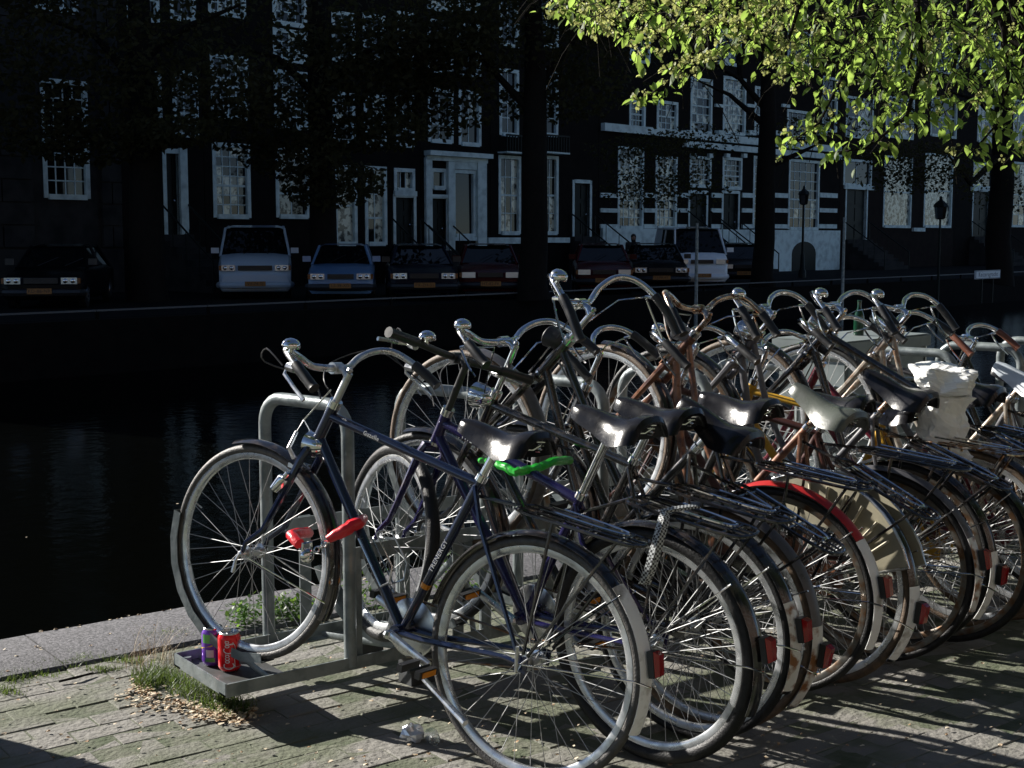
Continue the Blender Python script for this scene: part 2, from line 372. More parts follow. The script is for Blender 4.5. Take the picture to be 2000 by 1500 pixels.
# net curtains and sunlit-leaf reflections painted together into one speckled pane colour
M['glasscurtain']=mat('net_curtain_behind_glass',(.55,.55,.44),.12,0,(4.5,.46,.56),col2=(.03,.034,.03),spec=.6)
PANE_C=MB().add([(-.5,0,-.5),(.5,0,-.5),(.5,0,.5),(-.5,0,.5)],[(0,1,2,3)]).mesh('pane',M['glasscurtain'],False)
def door(house,r,leaf='trimdark',trim='whitewall'):
    a0,a1,z0,z1=r; mb=MB(); b0=FB
    mb.span((a0-.12,b0-.03,z0),(a0,b0+.2,z1+.12)); mb.span((a1,b0-.03,z0),(a1+.12,b0+.2,z1+.12)); mb.span((a0,b0-.05,z1),(a1,b0+.2,z1+.14))
    f=mb.build('door',M[trim],house,smooth=False)
    mb=MB(); mb.span((a0,b0+.14,z0),(a1,b0+.18,z1))
    for i in range(2):
        for j in range(3):
            w_=(a1-a0)/2; h=(z1-z0)/3; mb.span((a0+i*w_+.08,b0+.115,z0+j*h+.1),(a0+(i+1)*w_-.08,b0+.14,z0+(j+1)*h-.08))
    mb.build('door_leaf',M[leaf],f,smooth=False)
    mb=MB(); mb.ball((a1-.12,b0+.08,z0+(z1-z0)*.42),.04,8); mb.build('handle',M['chrome'],f)
    return f
def steps(house,a0,a1,z,rail=True):
    n=max(int(z/.18),1); mb=MB()
    for i in range(n): mb.span((a0,FB-.3*(n-i),0),(a1,FB-.3*(n-i)+.3 if i<n-1 else FB,z*(i+1)/n))
    mb.build('stoop',M['stonewall'],house,smooth=False)
    if rail:
        mb=MB()
        for a in (a0+.05,a1-.05):
            mb.tube([(a,FB-.3*n,0),(a,FB-.3*n,.9),(a,FB-.1,z+.9),(a,FB-.1,z)],.03,6)
            for k in range(1,4): mb.tube([(a,FB-.3*n+k*.3*n/4,z*k/4),(a,FB-.3*n+k*.3*n/4,z*k/4+.9)],.015,5)
        mb.build('railing',M['trimdark'],house)
def house(name,label,p0,p1,H,wall,wins,roof='flat',doors=(),trim='whitewall',extra=None,z_low=0,inner_trim=None):
    a0,a1=fac(p0,469)[0],fac(p1,469)[0]
    root=thing('canal_house' if name is None else name,label,'house',FM,'canal houses on the far bank')
    rects=[pxrect(*w_[:4]) for w_ in wins]+[pxrect(*d[:4]) for d in doors]
    mb=MB(); wall_with_holes(mb,a0+.01,a1-.01,z_low,H,rects)
    mb.span((a0+.01,FB+.45,0),(a1-.01,FB+11,H))
    mb.add([(a0+.01,FB,H),(a1-.01,FB,H),(a1-.01,FB+.45,H),(a0+.01,FB+.45,H)],[(0,1,2,3)])
    for a in (a0+.01,a1-.01): mb.add([(a,FB,0),(a,FB+.45,0),(a,FB+.45,H),(a,FB,H)],[(0,1,2,3)])
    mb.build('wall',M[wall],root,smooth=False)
    for w_,r in zip(wins,rects):
        window(root,r,w_[4],w_[5],w_[7] if len(w_)>7 else trim,w_[6] if len(w_)>6 else 0)
    for d in doors:
        r=pxrect(*d[:4]); door(root,r,trim=trim)
        if r[2]>.3: steps(root,r[0]-.3,r[1]+.3,r[2])
    am=(a0+a1)/2; mb=MB()
    if roof=='gable':
        mb.add([(a0-.1,FB-.05,H+.01),(a1+.1,FB-.05,H+.01),(am,FB-.05,H+3.2),(a0-.1,FB+11,H+.01),(a1+.1,FB+11,H+.01),(am,FB+11,H+3.2)],[(0,1,2),(3,5,4),(0,2,5,3),(1,4,5,2),(0,3,4,1)])
    else:
        mb.add([(a0,FB+.3,H+.01),(a1,FB+.3,H+.01),(a1,FB+10.6,H+.01),(a0,FB+10.6,H+.01),(a0+.6,FB+3,H+2.6),(a1-.6,FB+3,H+2.6),(a1-.6,FB+8,H+2.6),(a0+.6,FB+8,H+2.6)],[(0,1,5,4),(1,2,6,5),(2,3,7,6),(3,0,4,7),(4,5,6,7),(3,2,1,0)])
    rf=mb.build('roof',M['roof'],root,smooth=False)
    mb=MB(); mb.span((am+1,FB+4.5,H+2),(am+1.7,FB+5.3,H+3.9)); mb.build('chimney',M[wall],rf,smooth=False)
    mb=MB(); mb.span((a0+.02,FB-.35,H-.6),(a1-.02,FB-.005,H-.05)); mb.span((a0+.02,FB-.45,H-.05),(a1-.02,FB-.005,H+.1)); mb.build('cornice',M[trim],root,smooth=False)
    if extra: extra(root,a0,a1)
    return root
def bands(rs,m,name):
    def f(root,a0,a1):
        for r in rs:
            q=pxrect(*r[:4]); mb=MB(); mb.span((q[0],FB-(r[4] if len(r)>4 else .06),q[2]),(q[1],FB-.003,q[3])); mb.build(name,M[m],root,smooth=False)
    return f
def stone_extra(root,a0,a1):
    rr=random.Random(3)
    mb=MB(); mb.span((a0+.05,FB-.12,0),(a1-.05,FB-.003,1.25)); mb.build('plinth',M['stonewall'],root,smooth=False)
    # rusticated blocks on both piers beside the tall window
    me={}
    for (u0,u1) in ((fac(-60,469)[0],fac(66,469)[0]),(fac(198,469)[0],fac(238,469)[0])):
        z=1.3; k=0
        while z<10:
            h=.62; u=u0; w0=(u1-u0)/(1 if k%2 else 2)
            n=1 if k%2 else 2
            for i in range(n):
                mb=MB(); mb.span((u0+(u1-u0)*i/n+.02,FB-.1-rr.uniform(0,.03),z+.015),(u0+(u1-u0)*(i+1)/n-.02,FB-.003,z+h-.015)); mb.build('stone',M['stonewall'],root,smooth=False)
            z+=h; k+=1
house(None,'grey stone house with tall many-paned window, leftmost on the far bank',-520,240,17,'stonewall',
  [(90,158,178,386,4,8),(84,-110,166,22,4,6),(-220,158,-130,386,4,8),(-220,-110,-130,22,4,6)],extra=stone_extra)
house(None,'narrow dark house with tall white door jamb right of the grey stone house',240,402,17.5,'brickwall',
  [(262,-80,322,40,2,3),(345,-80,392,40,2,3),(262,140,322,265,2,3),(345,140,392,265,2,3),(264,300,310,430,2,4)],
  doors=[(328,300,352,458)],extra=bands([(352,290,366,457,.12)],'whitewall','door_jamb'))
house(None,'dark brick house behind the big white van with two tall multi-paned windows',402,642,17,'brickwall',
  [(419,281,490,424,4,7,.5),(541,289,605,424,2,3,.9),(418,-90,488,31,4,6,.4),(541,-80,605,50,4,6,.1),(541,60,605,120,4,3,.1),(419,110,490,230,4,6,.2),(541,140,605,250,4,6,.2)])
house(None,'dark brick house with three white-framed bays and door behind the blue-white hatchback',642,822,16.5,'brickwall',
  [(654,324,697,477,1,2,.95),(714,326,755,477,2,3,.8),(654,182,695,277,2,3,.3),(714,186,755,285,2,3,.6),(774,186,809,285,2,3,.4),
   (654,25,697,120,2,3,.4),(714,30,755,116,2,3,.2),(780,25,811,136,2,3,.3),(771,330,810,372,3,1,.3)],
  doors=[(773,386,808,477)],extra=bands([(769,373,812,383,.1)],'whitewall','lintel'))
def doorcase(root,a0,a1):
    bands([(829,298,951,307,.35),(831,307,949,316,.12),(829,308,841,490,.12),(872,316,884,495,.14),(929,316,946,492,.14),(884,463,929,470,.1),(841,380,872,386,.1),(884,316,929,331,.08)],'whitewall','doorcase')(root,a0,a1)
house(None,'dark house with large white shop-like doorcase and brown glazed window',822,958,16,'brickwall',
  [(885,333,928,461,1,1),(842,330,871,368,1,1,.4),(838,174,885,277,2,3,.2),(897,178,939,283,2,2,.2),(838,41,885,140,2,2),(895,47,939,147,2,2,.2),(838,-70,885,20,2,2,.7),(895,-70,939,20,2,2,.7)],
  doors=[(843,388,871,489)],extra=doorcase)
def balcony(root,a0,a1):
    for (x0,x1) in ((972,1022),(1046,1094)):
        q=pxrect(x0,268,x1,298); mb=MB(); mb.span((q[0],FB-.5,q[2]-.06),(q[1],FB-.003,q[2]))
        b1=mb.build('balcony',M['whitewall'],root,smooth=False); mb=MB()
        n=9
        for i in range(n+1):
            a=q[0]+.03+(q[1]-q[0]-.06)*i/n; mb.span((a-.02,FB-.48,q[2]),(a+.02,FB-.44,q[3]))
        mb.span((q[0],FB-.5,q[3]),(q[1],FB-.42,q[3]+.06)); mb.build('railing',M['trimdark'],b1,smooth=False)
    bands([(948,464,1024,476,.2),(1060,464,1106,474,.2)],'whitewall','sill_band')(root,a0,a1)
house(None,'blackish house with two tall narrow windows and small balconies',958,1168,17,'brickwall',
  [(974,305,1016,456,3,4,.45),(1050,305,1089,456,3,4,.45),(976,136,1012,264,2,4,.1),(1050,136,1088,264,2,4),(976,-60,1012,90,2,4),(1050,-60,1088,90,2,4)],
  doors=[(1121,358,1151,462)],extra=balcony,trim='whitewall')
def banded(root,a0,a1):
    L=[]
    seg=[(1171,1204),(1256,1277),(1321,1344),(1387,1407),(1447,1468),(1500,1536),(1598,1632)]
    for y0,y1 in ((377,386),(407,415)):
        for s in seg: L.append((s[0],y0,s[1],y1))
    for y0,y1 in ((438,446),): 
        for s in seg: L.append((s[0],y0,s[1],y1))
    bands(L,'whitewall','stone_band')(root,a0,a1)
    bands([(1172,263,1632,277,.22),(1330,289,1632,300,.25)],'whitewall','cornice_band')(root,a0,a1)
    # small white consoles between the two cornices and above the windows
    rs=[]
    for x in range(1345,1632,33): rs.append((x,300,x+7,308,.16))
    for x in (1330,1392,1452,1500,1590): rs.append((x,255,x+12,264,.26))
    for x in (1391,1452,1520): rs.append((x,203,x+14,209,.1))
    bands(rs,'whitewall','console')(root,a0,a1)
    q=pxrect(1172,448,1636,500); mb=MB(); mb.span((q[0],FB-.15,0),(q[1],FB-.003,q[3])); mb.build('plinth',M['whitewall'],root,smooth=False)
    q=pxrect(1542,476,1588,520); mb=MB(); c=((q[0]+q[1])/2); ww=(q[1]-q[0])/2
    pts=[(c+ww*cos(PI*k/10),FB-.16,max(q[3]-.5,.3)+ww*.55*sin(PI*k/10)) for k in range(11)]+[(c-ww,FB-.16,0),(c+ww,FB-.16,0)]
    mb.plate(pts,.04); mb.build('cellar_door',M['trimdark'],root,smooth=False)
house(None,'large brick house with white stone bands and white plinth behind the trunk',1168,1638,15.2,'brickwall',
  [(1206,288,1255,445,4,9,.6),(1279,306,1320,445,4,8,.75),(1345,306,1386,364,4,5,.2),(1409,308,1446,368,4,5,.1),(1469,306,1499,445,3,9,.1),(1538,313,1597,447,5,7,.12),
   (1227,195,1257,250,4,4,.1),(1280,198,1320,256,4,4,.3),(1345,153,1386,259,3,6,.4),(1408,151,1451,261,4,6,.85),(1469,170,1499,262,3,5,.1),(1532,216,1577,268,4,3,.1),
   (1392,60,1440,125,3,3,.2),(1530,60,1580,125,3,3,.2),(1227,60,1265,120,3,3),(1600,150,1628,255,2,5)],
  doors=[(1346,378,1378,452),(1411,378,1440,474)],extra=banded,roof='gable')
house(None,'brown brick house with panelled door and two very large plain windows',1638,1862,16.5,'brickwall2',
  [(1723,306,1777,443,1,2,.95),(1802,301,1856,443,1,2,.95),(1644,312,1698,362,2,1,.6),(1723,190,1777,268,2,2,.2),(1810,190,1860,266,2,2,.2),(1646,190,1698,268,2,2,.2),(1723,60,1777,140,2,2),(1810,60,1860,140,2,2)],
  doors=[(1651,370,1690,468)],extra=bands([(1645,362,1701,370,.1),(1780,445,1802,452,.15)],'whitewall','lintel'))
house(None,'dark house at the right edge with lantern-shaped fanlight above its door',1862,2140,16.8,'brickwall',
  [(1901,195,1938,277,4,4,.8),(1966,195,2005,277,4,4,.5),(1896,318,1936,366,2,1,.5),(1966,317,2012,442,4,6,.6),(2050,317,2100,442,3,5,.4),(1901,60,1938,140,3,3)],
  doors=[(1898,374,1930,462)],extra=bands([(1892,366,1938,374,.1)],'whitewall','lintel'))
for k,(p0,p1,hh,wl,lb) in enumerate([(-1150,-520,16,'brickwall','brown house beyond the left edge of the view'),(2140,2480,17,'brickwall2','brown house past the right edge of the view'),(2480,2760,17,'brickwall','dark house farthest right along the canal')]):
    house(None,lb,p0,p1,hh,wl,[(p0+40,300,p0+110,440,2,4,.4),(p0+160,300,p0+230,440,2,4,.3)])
# ================================================================== cars on the far bank
def car(label,px,d,kind,paint,plate,az=240,lamp4=False,shift=0):
    P=D(px,469.3,d); P.z=0
    Mx=Matrix.Translation(P)@Matrix.Rotation(R(az),4,'Z')
    root=thing('parked_van' if kind in('van','minivan') else 'parked_car',label,'van' if kind in('van','minivan') else 'car',Mx,'cars parked along the far quay')
    K={'hatch':dict(L=3.9,W=1.62,sec=[(0,.28,.52,.70),(-.05,.2,.66,.78),(-.35,.18,.80,.80),(-1.05,.18,.92,.81),(-2.6,.18,.95,.81),(-3.6,.2,.92,.79),(-3.85,.3,.80,.72)],gh=[(-.95,.92),(-1.55,1.36),(-3.2,1.37),(-3.75,.93)],hw=.74,tw=.58),
       'sedan':dict(L=4.5,W=1.7,sec=[(0,.28,.52,.74),(-.05,.2,.68,.83),(-.4,.18,.78,.85),(-1.25,.18,.90,.85),(-3.3,.18,.94,.85),(-4.3,.2,.92,.83),(-4.5,.3,.80,.76)],gh=[(-1.15,.90),(-1.9,1.36),(-3.3,1.37),(-3.95,.93)],hw=.78,tw=.6),
       'van':dict(L=4.7,W=1.84,sec=[(0,.24,.60,.84),(-.05,.2,.84,.90),(-.25,.18,1.02,.92),(-.8,.18,1.16,.92),(-2.6,.18,1.2,.92),(-4.6,.2,1.2,.91),(-4.7,.25,1.1,.88)],gh=[(-.72,1.12),(-1.3,1.82),(-4.4,1.9),(-4.68,1.15)],hw=.89,tw=.76),
       'minivan':dict(L=4.5,W=1.69,sec=[(0,.24,.60,.76),(-.05,.2,.80,.82),(-.15,.18,.98,.845),(-.3,.18,1.1,.845),(-2.6,.18,1.15,.845),(-4.4,.2,1.15,.84),(-4.5,.25,1.1,.8)],gh=[(-.28,1.08),(-.95,1.86),(-4.2,1.92),(-4.48,1.12)],hw=.82,tw=.71)}[kind]
    rows=[]
    for x,zb,zt,hw in K['sec']:
        rows.append([(x,-hw*.9,zb),(x,-hw,zb+.1),(x,-hw,zt-.12),(x,-hw*.93,zt-.02),(x,-hw*.5,zt+.015),(x,hw*.5,zt+.015),(x,hw*.93,zt-.02),(x,hw,zt-.12),(x,hw,zb+.1),(x,hw*.9,zb)])
    mb=MB(); mb.grid(rows,cv=True); mb.add(rows[0],[tuple(range(10))]); mb.add(rows[-1],[tuple(range(9,-1,-1))])
    body=mb.build('body',M[paint],root)
    g=K['gh']; hw,tw=K['hw'],K['tw']
    (x0,z0),(x1,z1),(x2,z2),(x3,z3)=g
    mb=MB(); T=.035; rows=[[(x1+.03,-tw,z1-.02),(x1+.05,-tw*.8,z1+.02),(x1+.05,tw*.8,z1+.02),(x1+.03,tw,z1-.02)],[(x2,-tw,z2-.02),(x2,-tw*.8,z2+.03),(x2,tw*.8,z2+.03),(x2,tw,z2-.02)]]
    rows.insert(1,[(( a[0]+b[0])/2,a[1],(a[2]+b[2])/2+.03) for a,b in zip(rows[0],rows[1])])
    mb.grid(rows); 
    for s_ in (-1,1):
        mb.tube([(x0,hw*s_,z0-.03),(x1,tw*s_,z1)],.035,6); mb.tube([(x2,tw*s_,z2),(x3,hw*s_,z3-.03)],.05,6); mb.tube([(x1,tw*s_,z1-.01),(x2,tw*s_,z2-.01)],.03,6)
        xm=(x1+x2)/2; mb.tube([(xm,tw*s_,z1-.01),(xm-.02,hw*s_,(z0+z3)/2)],.035,6)
        if kind in('van','minivan'):
            mb.add([(xm-.5,(hw+.012)*s_,1.1),(x3+.1,(hw+.012)*s_,1.1),(x2,(tw+.03)*s_,z2-.05),(xm-.45,(tw+.03)*s_,z2-.05)],[(0,1,2,3)])
    mb.build('roof',M[paint],root)
    mb=MB(); mb.add([(x0-.02,-hw+.03,z0),(x0-.02,hw-.03,z0),(x1-.01,tw-.03,z1-.02),(x1-.01,-tw+.03,z1-.02)],[(0,1,2,3)]); mb.build('windscreen',M['glass'],root,smooth=False)
    mb=MB(); mb.add([(x3,-hw+.03,z3),(x3,hw-.03,z3),(x2-.02,tw-.03,z2-.02),(x2-.02,-tw+.03,z2-.02)],[(0,3,2,1)]); mb.build('rear_window',M['glass'],root,smooth=False)
    for s_ in (-1,1):
        mb=MB(); mb.add([(x0,hw*s_,z0-.02),(x3,hw*s_,z3-.02),(x2,tw*s_,z2-.03),(x1,tw*s_,z1-.03)],[(0,1,2,3)]); mb.build('side_window',M['glass'],root,smooth=False)
    W=K['W']/2; zl={'hatch':.62,'sedan':.62,'van':.80,'minivan':.83}[kind]
    for s_ in (-1,1):
        mb=MB(); mb.box((-.005,s_*(W-.25),zl),(.09,.34 if kind!='minivan' else .3,.14)); h=mb.build('headlight',M['lamp'],root,smooth=False)
        if lamp4:
            for q in (-.08,.08):
                m2=MB(); m2.ball((.05,s_*(W-.25)+q,zl),.055,8,(.5,1,1)); m2.build('lamp',M['chrome'],h)
        mb=MB(); mb.box((-.03,s_*(W-.045),zl),(.12,.06,.12)); mb.build('turn_signal',M['amber'],root,smooth=False)
        mb=MB(); mb.box((x0+.1-.1,s_*(hw+.13),z0+.12),(.1,.2,.14)); mb.build('wing_mirror',M[paint] if kind!='sedan' else M['plastic'],root,smooth=False)
        for xx in (-.75,-K['L']+.8):
            Mw=Matrix.Translation((xx,s_*(W-.09),.3))@Matrix.Rotation(PI/2,4,'X')
            mb=MB(); mb.lathe([(.2,-.09),(.3,-.08),(.31,0),(.3,.08),(.2,.09)],20); wh=mb.build('wheel',M['tyre'],root,M=Mw)
            mb=MB(); mb.lathe([(.02,-.1),(.17,-.095),(.19,0),(.17,.095),(.02,.1)],16); mb.build('hub_cap',M['alu'],wh)
    mb=MB(); mb.box((.005,0,zl),(.06,K['W']-.98,.12))
    for k in range(4): mb.box((.037,0,zl-.045+k*.03),(.012,K['W']-1.0,.008))
    mb.build('grille',M['plastic'],root,smooth=False)
    mb=MB(); zb=.36; mb.tube([(-.25,-W+.0,zb),(-.02,-W+.08,zb),(.09,-W*.55,zb),(.11,0,zb),(.09,W*.55,zb),(-.02,W-.08,zb),(-.25,W,zb)],.085,8)
    mb.build('bumper',M[paint if kind in('van','minivan') else 'plastic'],root)
    mb=MB(); mb.box((.20,0,.40),(.012,.52,.12)); pl=mb.build('number_plate',M['plate'],root,smooth=False)
    tm=text_mesh(plate,.105,.001,M['ink'],1.05)
    link('lettering',tm,pl,Matrix.Translation((.2075,0,.40))@Matrix(((0,0,1,0),(1,0,0,0),(0,1,0,0),(0,0,0,1))))
    mb=MB(); mb.tube([(x0+.05,-.3,z0+.03),(x0-.25,.1,z0+.22)],.008,4); mb.tube([(x0+.05,.3,z0+.03),(x0-.25,.65,z0+.2)],.008,4); mb.build('wiper',M['plastic'],root)
    return root
car('black saloon with rectangular twin headlights, leftmost car on the far quay',77,29,'sedan','cardark','KD-86-NR',lamp4=True)
car('large white van with black grille slot parked between dark car and pale blue hatchback',497,34,'van','carwhite','VV-74-TJ',lamp4=True,az=243)
car('pale blue hatchback right beside the large white van',664,32.5,'hatch','carblue','LS-38-XD',az=238,lamp4=True)
car('dark blue saloon with round twin headlights right of the pale blue hatchback',828,33,'sedan','carnavy','PX-ZH-31',az=240,lamp4=True)
car('dark red hatchback left of the big tree trunk on the far quay',958,34,'hatch','carred','HT-82-FK',az=236)
car('dark red hatchback between the big tree trunk and the black saloon with a person behind',1181,37,'hatch','carred','FX-JG-50',az=232)
car('black saloon with kidney grille and four round lamps beside the white minivan',1292,39.5,'sedan','cardark','LJ-PR-47',az=232,lamp4=True)
car('white minivan with large side windows, right of centre on the far quay',1372,42,'minivan','carwhite2','VG-XT-18',az=236)
car('black hatchback tucked in right of the white minivan by the second trunk',1455,45,'hatch','cardark','SD-NB-92',az=228)
# person behind the black saloon
def skin_body(name,verts,edges,radii,m,parent=None,sub=1,root=0):
    me=bpy.data.meshes.new(name); me.from_pydata(verts,edges,[]); o=bpy.data.objects.new(name,me); COL.objects.link(o)
    md=o.modifiers.new('s','SKIN'); md.use_smooth_shade=True
    for i,r in enumerate(radii):
        me.skin_vertices[0].data[i].radius=(r,r) if not isinstance(r,tuple) else r; me.skin_vertices[0].data[i].use_root=(i==root)
    o.modifiers.new('u','SUBSURF').levels=sub
    dg=bpy.context.evaluated_depsgraph_get(); nm=bpy.data.meshes.new_from_object(o.evaluated_get(dg)); bpy.data.objects.remove(o)
    nm.materials.clear(); nm.materials.append(m); return link(name,nm,parent)
def person(label,P,az,s=1.0):
    r_=thing('person',label,'person',Matrix.Translation(P)@Matrix.Rotation(az,4,'Z')@Matrix.Scale(s,4))
    V=[(0,0,.95),(0,0,1.12),(.01,0,1.32),(0,0,1.46),(.02,0,1.58),(.03,0,1.68),(0,.19,1.42),(.06,.24,1.15),(.24,.12,1.08),(0,-.19,1.42),(.06,-.24,1.15),(.24,-.10,1.10),
       (0,.09,.9),(.03,.10,.50),(-.01,.11,.10),(.14,.13,.04),(0,-.09,.9),(.03,-.10,.50),(-.01,-.11,.10),(.14,-.13,.04)]
    E_=[(0,1),(1,2),(2,3),(3,4),(4,5),(2,6),(6,7),(7,8),(2,9),(9,10),(10,11),(0,12),(12,13),(13,14),(14,15),(0,16),(16,17),(17,18),(18,19)]
    Rr=[.15,.14,.16,.065,.095,.085,.075,.05,.035,.075,.05,.035,.1,.07,.045,.035,.1,.07,.045,.035]
    skin_body('body',V,E_,Rr,M['cloth'],r_,2)
    mb=MB(); mb.ball((.05,0,1.62),.085,12,(.95,.85,1.15)); mb.ball((.135,0,1.60),.016,6); mb.ball((.05,.075,1.61),.02,6); mb.ball((.05,-.075,1.61),.02,6); f=mb.build('head',M['skin'],r_)
    mb=MB(); mb.ball((.025,0,1.655),.097,12,(1,.95,1)); mb.build('hair',M['hair'],r_)
    for s_,yy in ((1,.11),(-1,-.10)):
        mb=MB(); mb.ball((.29,yy,1.085),.036,8,(1.2,.8,.6))
        for k in range(4): mb.tube([(.31,yy-.024+k*.016,1.085),(.35,yy-.024+k*.014,1.075),(.365,yy-.022+k*.012,1.055)],.0085,5)
        mb.tube([(.27,yy+.03*s_,1.09),(.30,yy+.045*s_,1.095),(.325,yy+.04*s_,1.09)],.009,5); mb.build('hand',M['skin'],r_)
person('person in dark clothes standing behind the black saloon with hands held in front',D(1237,469.3,43.5)*1.0-Vector((0,0,1.503)),R(235),.98)
# ================================================================== poles, lantern, sign on the far side
def pole(px,d,ytop,label,head=None,zb=-1.5,r=.045,cross=False):
    P=D(px,469.3,d); zt=CH-(ytop-469.3)*d/FPX
    root=thing('mooring_pole' if head is None else 'street_lamp',label,'pole' if head is None else 'street lamp',Matrix.Translation((P.x,P.y,0)),'thin poles rising from the far water edge' if head is None else None)
    mb=MB(); mb.tube([(0,0,zb),(0,0,zt*.5),(0,0,zt)],[r*1.15,r,r*.85],8); mb.build('shaft',M['steel'] if head is None else M['trimdark'],root)
    if cross: mb=MB(); mb.tube([(-.3*CR.x,-.3*CR.y,zt-.12),(.3*CR.x,.3*CR.y,zt-.12)],.025,6); mb.build('crossbar',M['steel'],root)
    if head:
        mb=MB(); mb.lathe([(.08,zt-.02),(.16,zt+.02),(.2,zt+.38),(.21,zt+.4)],6); h=mb.build('lantern',M['glass'],root,smooth=False)
        mb=MB(); mb.lathe([(.24,zt+.4),(.2,zt+.5),(.08,zt+.6),(.04,zt+.66),(.05,zt+.7),(.01,zt+.76)],6); mb.build('cap',M['trimdark'],h,smooth=False)
        if zb>-.5: mb=MB(); mb.lathe([(.16,0),(.16,.25),(.1,.35),(.08,.9),(.05,1.0)],8); mb.build('foot',M['trimdark'],root)
    return root
pole(1361,36,436,'thin pale pole with short crossbar in front of the white minivan',cross=True)
pole(1648,40,425,'thin pale pole in front of the brown house with the panelled door')
pole(1835,44,428,'dark lantern on a thin post in front of the two very large plain windows',head=1,r=.04)
pole(1568,54,400,'dark street lantern before the many-paned window of the white-banded house',head=1,zb=0,r=.05)
sg=D(1929,536,42); q=Matrix.Translation(sg)@Matrix.Rotation(FA,4,'Z')
mb=MB(); mb.span((-.92,-.02,-.13),(.92,.02,.13)); sgo=mb.build('street_sign',M['signwhite'],None,smooth=False,M=q)
tag(sgo,'long white name plate with dark blue lettering on the far quay wall at right','sign')
M['bluei']=mat('blue_print',(.01,.03,.09),.5)
mb=MB(); 
for u0,u1,v0,v1 in ((-.91,-.89,-.12,.12),(.89,.91,-.12,.12),(-.89,.89,.105,.12),(-.89,.89,-.12,-.105)): mb.span((u0,-.026,v0),(u1,-.021,v1))
mb.build('border',M['bluei'],sgo,smooth=False)
link('lettering',text_mesh('Keizersgracht',.20,.001,M['bluei'],1.25),sgo,Matrix.Translation((0,-.0235,0))@Matrix.Rotation(PI/2,4,'X'))
mb=MB(); mb.tube([(-.4,.0,-.12),(-.4,0,-.9)],.025,6); mb.tube([(.4,.0,-.12),(.4,0,-.9)],.025,6); mb.build('leg',M['trimdark'],sgo)
# ================================================================== trees on the far bank
def leaf_cloud(n,centers,size,rr,droop=.3):
    vs=[];fs=[]
    for _ in range(n):
        c,rad=centers[rr.randrange(len(centers))]
        while 1:
            p=Vector((rr.uniform(-1,1),rr.uniform(-1,1),rr.uniform(-1,1)))
            if p.length<=1: break
        p=Vector((c[0]+p.x*rad[0],c[1]+p.y*rad[1],c[2]+p.z*rad[2])); s=size*rr.uniform(.6,1.3)
        a=Vector((rr.uniform(-1,1),rr.uniform(-1,1),rr.uniform(-.9,.3))).normalized(); b=a.orthogonal(); b.rotate(Matrix.Rotation(rr.uniform(0,6.28),3,a)); b.normalize()
        k=len(vs); vs+= [p,p+a*s*.5+b*s*.3,p+a*s,p+a*s*.5-b*s*.3]; fs.append((k,k+1,k+2,k+3))
    m=MB(); m.add(vs,fs); return m
def far_tree(px,d,r0,label,seed,limbs,clouds,nleaf,size=.16,top=13):
    rr=random.Random(seed); P=D(px,469.3,d); P.z=0
    root=thing('elm_tree',label,'tree',Matrix.Translation(P),'trees along the far quay')
    def loc(dx,dy,z): return (CR.x*dx+CF.x*dy,CR.y*dx+CF.y*dy,z)
    mb=MB(); mb.tube([loc(rr.uniform(-.06,.06) if k else 0,0,z) for k,z in enumerate((-.02,.4,1.5,3.5,5.5,8,top))],[r0*1.35,r0*1.08,r0,r0*.93,r0*.8,r0*.55,r0*.15],12); mb.build('trunk',M['bark'],root)
    for L in limbs:
        mb=MB(); n=len(L); mb.tube([loc(*p) for p in L],[r0*.34*(1-.8*i/(n-1)) for i in range(n)],7); mb.build('limb',M['bark'],root)
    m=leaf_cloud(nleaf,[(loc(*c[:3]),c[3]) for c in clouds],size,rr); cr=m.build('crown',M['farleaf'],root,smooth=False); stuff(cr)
    return root
def blob(cx,cy,w_,h_,d,d0,dep=2.5):
    # crown mass at photo position, relative to a trunk at distance d0
    return lambda px0:((cx-px0)/FPX*d,d-d0,CH-(cy-469.3)*d/FPX,(w_/2/FPX*d,dep,h_/2/FPX*d))
def tree_px(px,d0,r0,label,seed,limbpx,blobs,n,size=.16):
    limbs=[[((x-px)/FPX*dd,dd-d0,CH-(y-469.3)*dd/FPX) for x,y,dd in L] for L in limbpx]
    cl=[blob(x,y,w_,h_,dd,d0)(px) for x,y,w_,h_,dd in blobs]
    far_tree(px,d0,r0,label,seed,limbs,cl,n,size)
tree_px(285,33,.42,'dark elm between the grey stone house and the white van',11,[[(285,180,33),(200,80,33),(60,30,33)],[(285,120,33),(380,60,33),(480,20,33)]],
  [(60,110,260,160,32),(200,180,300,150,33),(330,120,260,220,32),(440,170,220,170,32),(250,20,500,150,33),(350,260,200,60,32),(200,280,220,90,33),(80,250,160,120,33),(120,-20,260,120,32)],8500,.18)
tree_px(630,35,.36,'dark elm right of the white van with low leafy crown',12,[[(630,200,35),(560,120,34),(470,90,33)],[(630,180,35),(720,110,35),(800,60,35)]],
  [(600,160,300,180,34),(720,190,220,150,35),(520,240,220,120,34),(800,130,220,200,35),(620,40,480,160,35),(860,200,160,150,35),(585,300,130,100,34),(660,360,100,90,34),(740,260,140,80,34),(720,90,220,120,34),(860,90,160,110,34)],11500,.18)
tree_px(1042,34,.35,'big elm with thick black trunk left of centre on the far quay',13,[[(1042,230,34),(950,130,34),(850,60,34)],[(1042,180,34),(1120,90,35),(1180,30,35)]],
  [(1000,60,260,180,34),(1130,90,180,170,35),(900,30,260,110,34),(1100,190,160,110,35),(1030,-60,400,160,34),(1190,30,160,130,35),(880,120,160,110,34)],8000,.17)
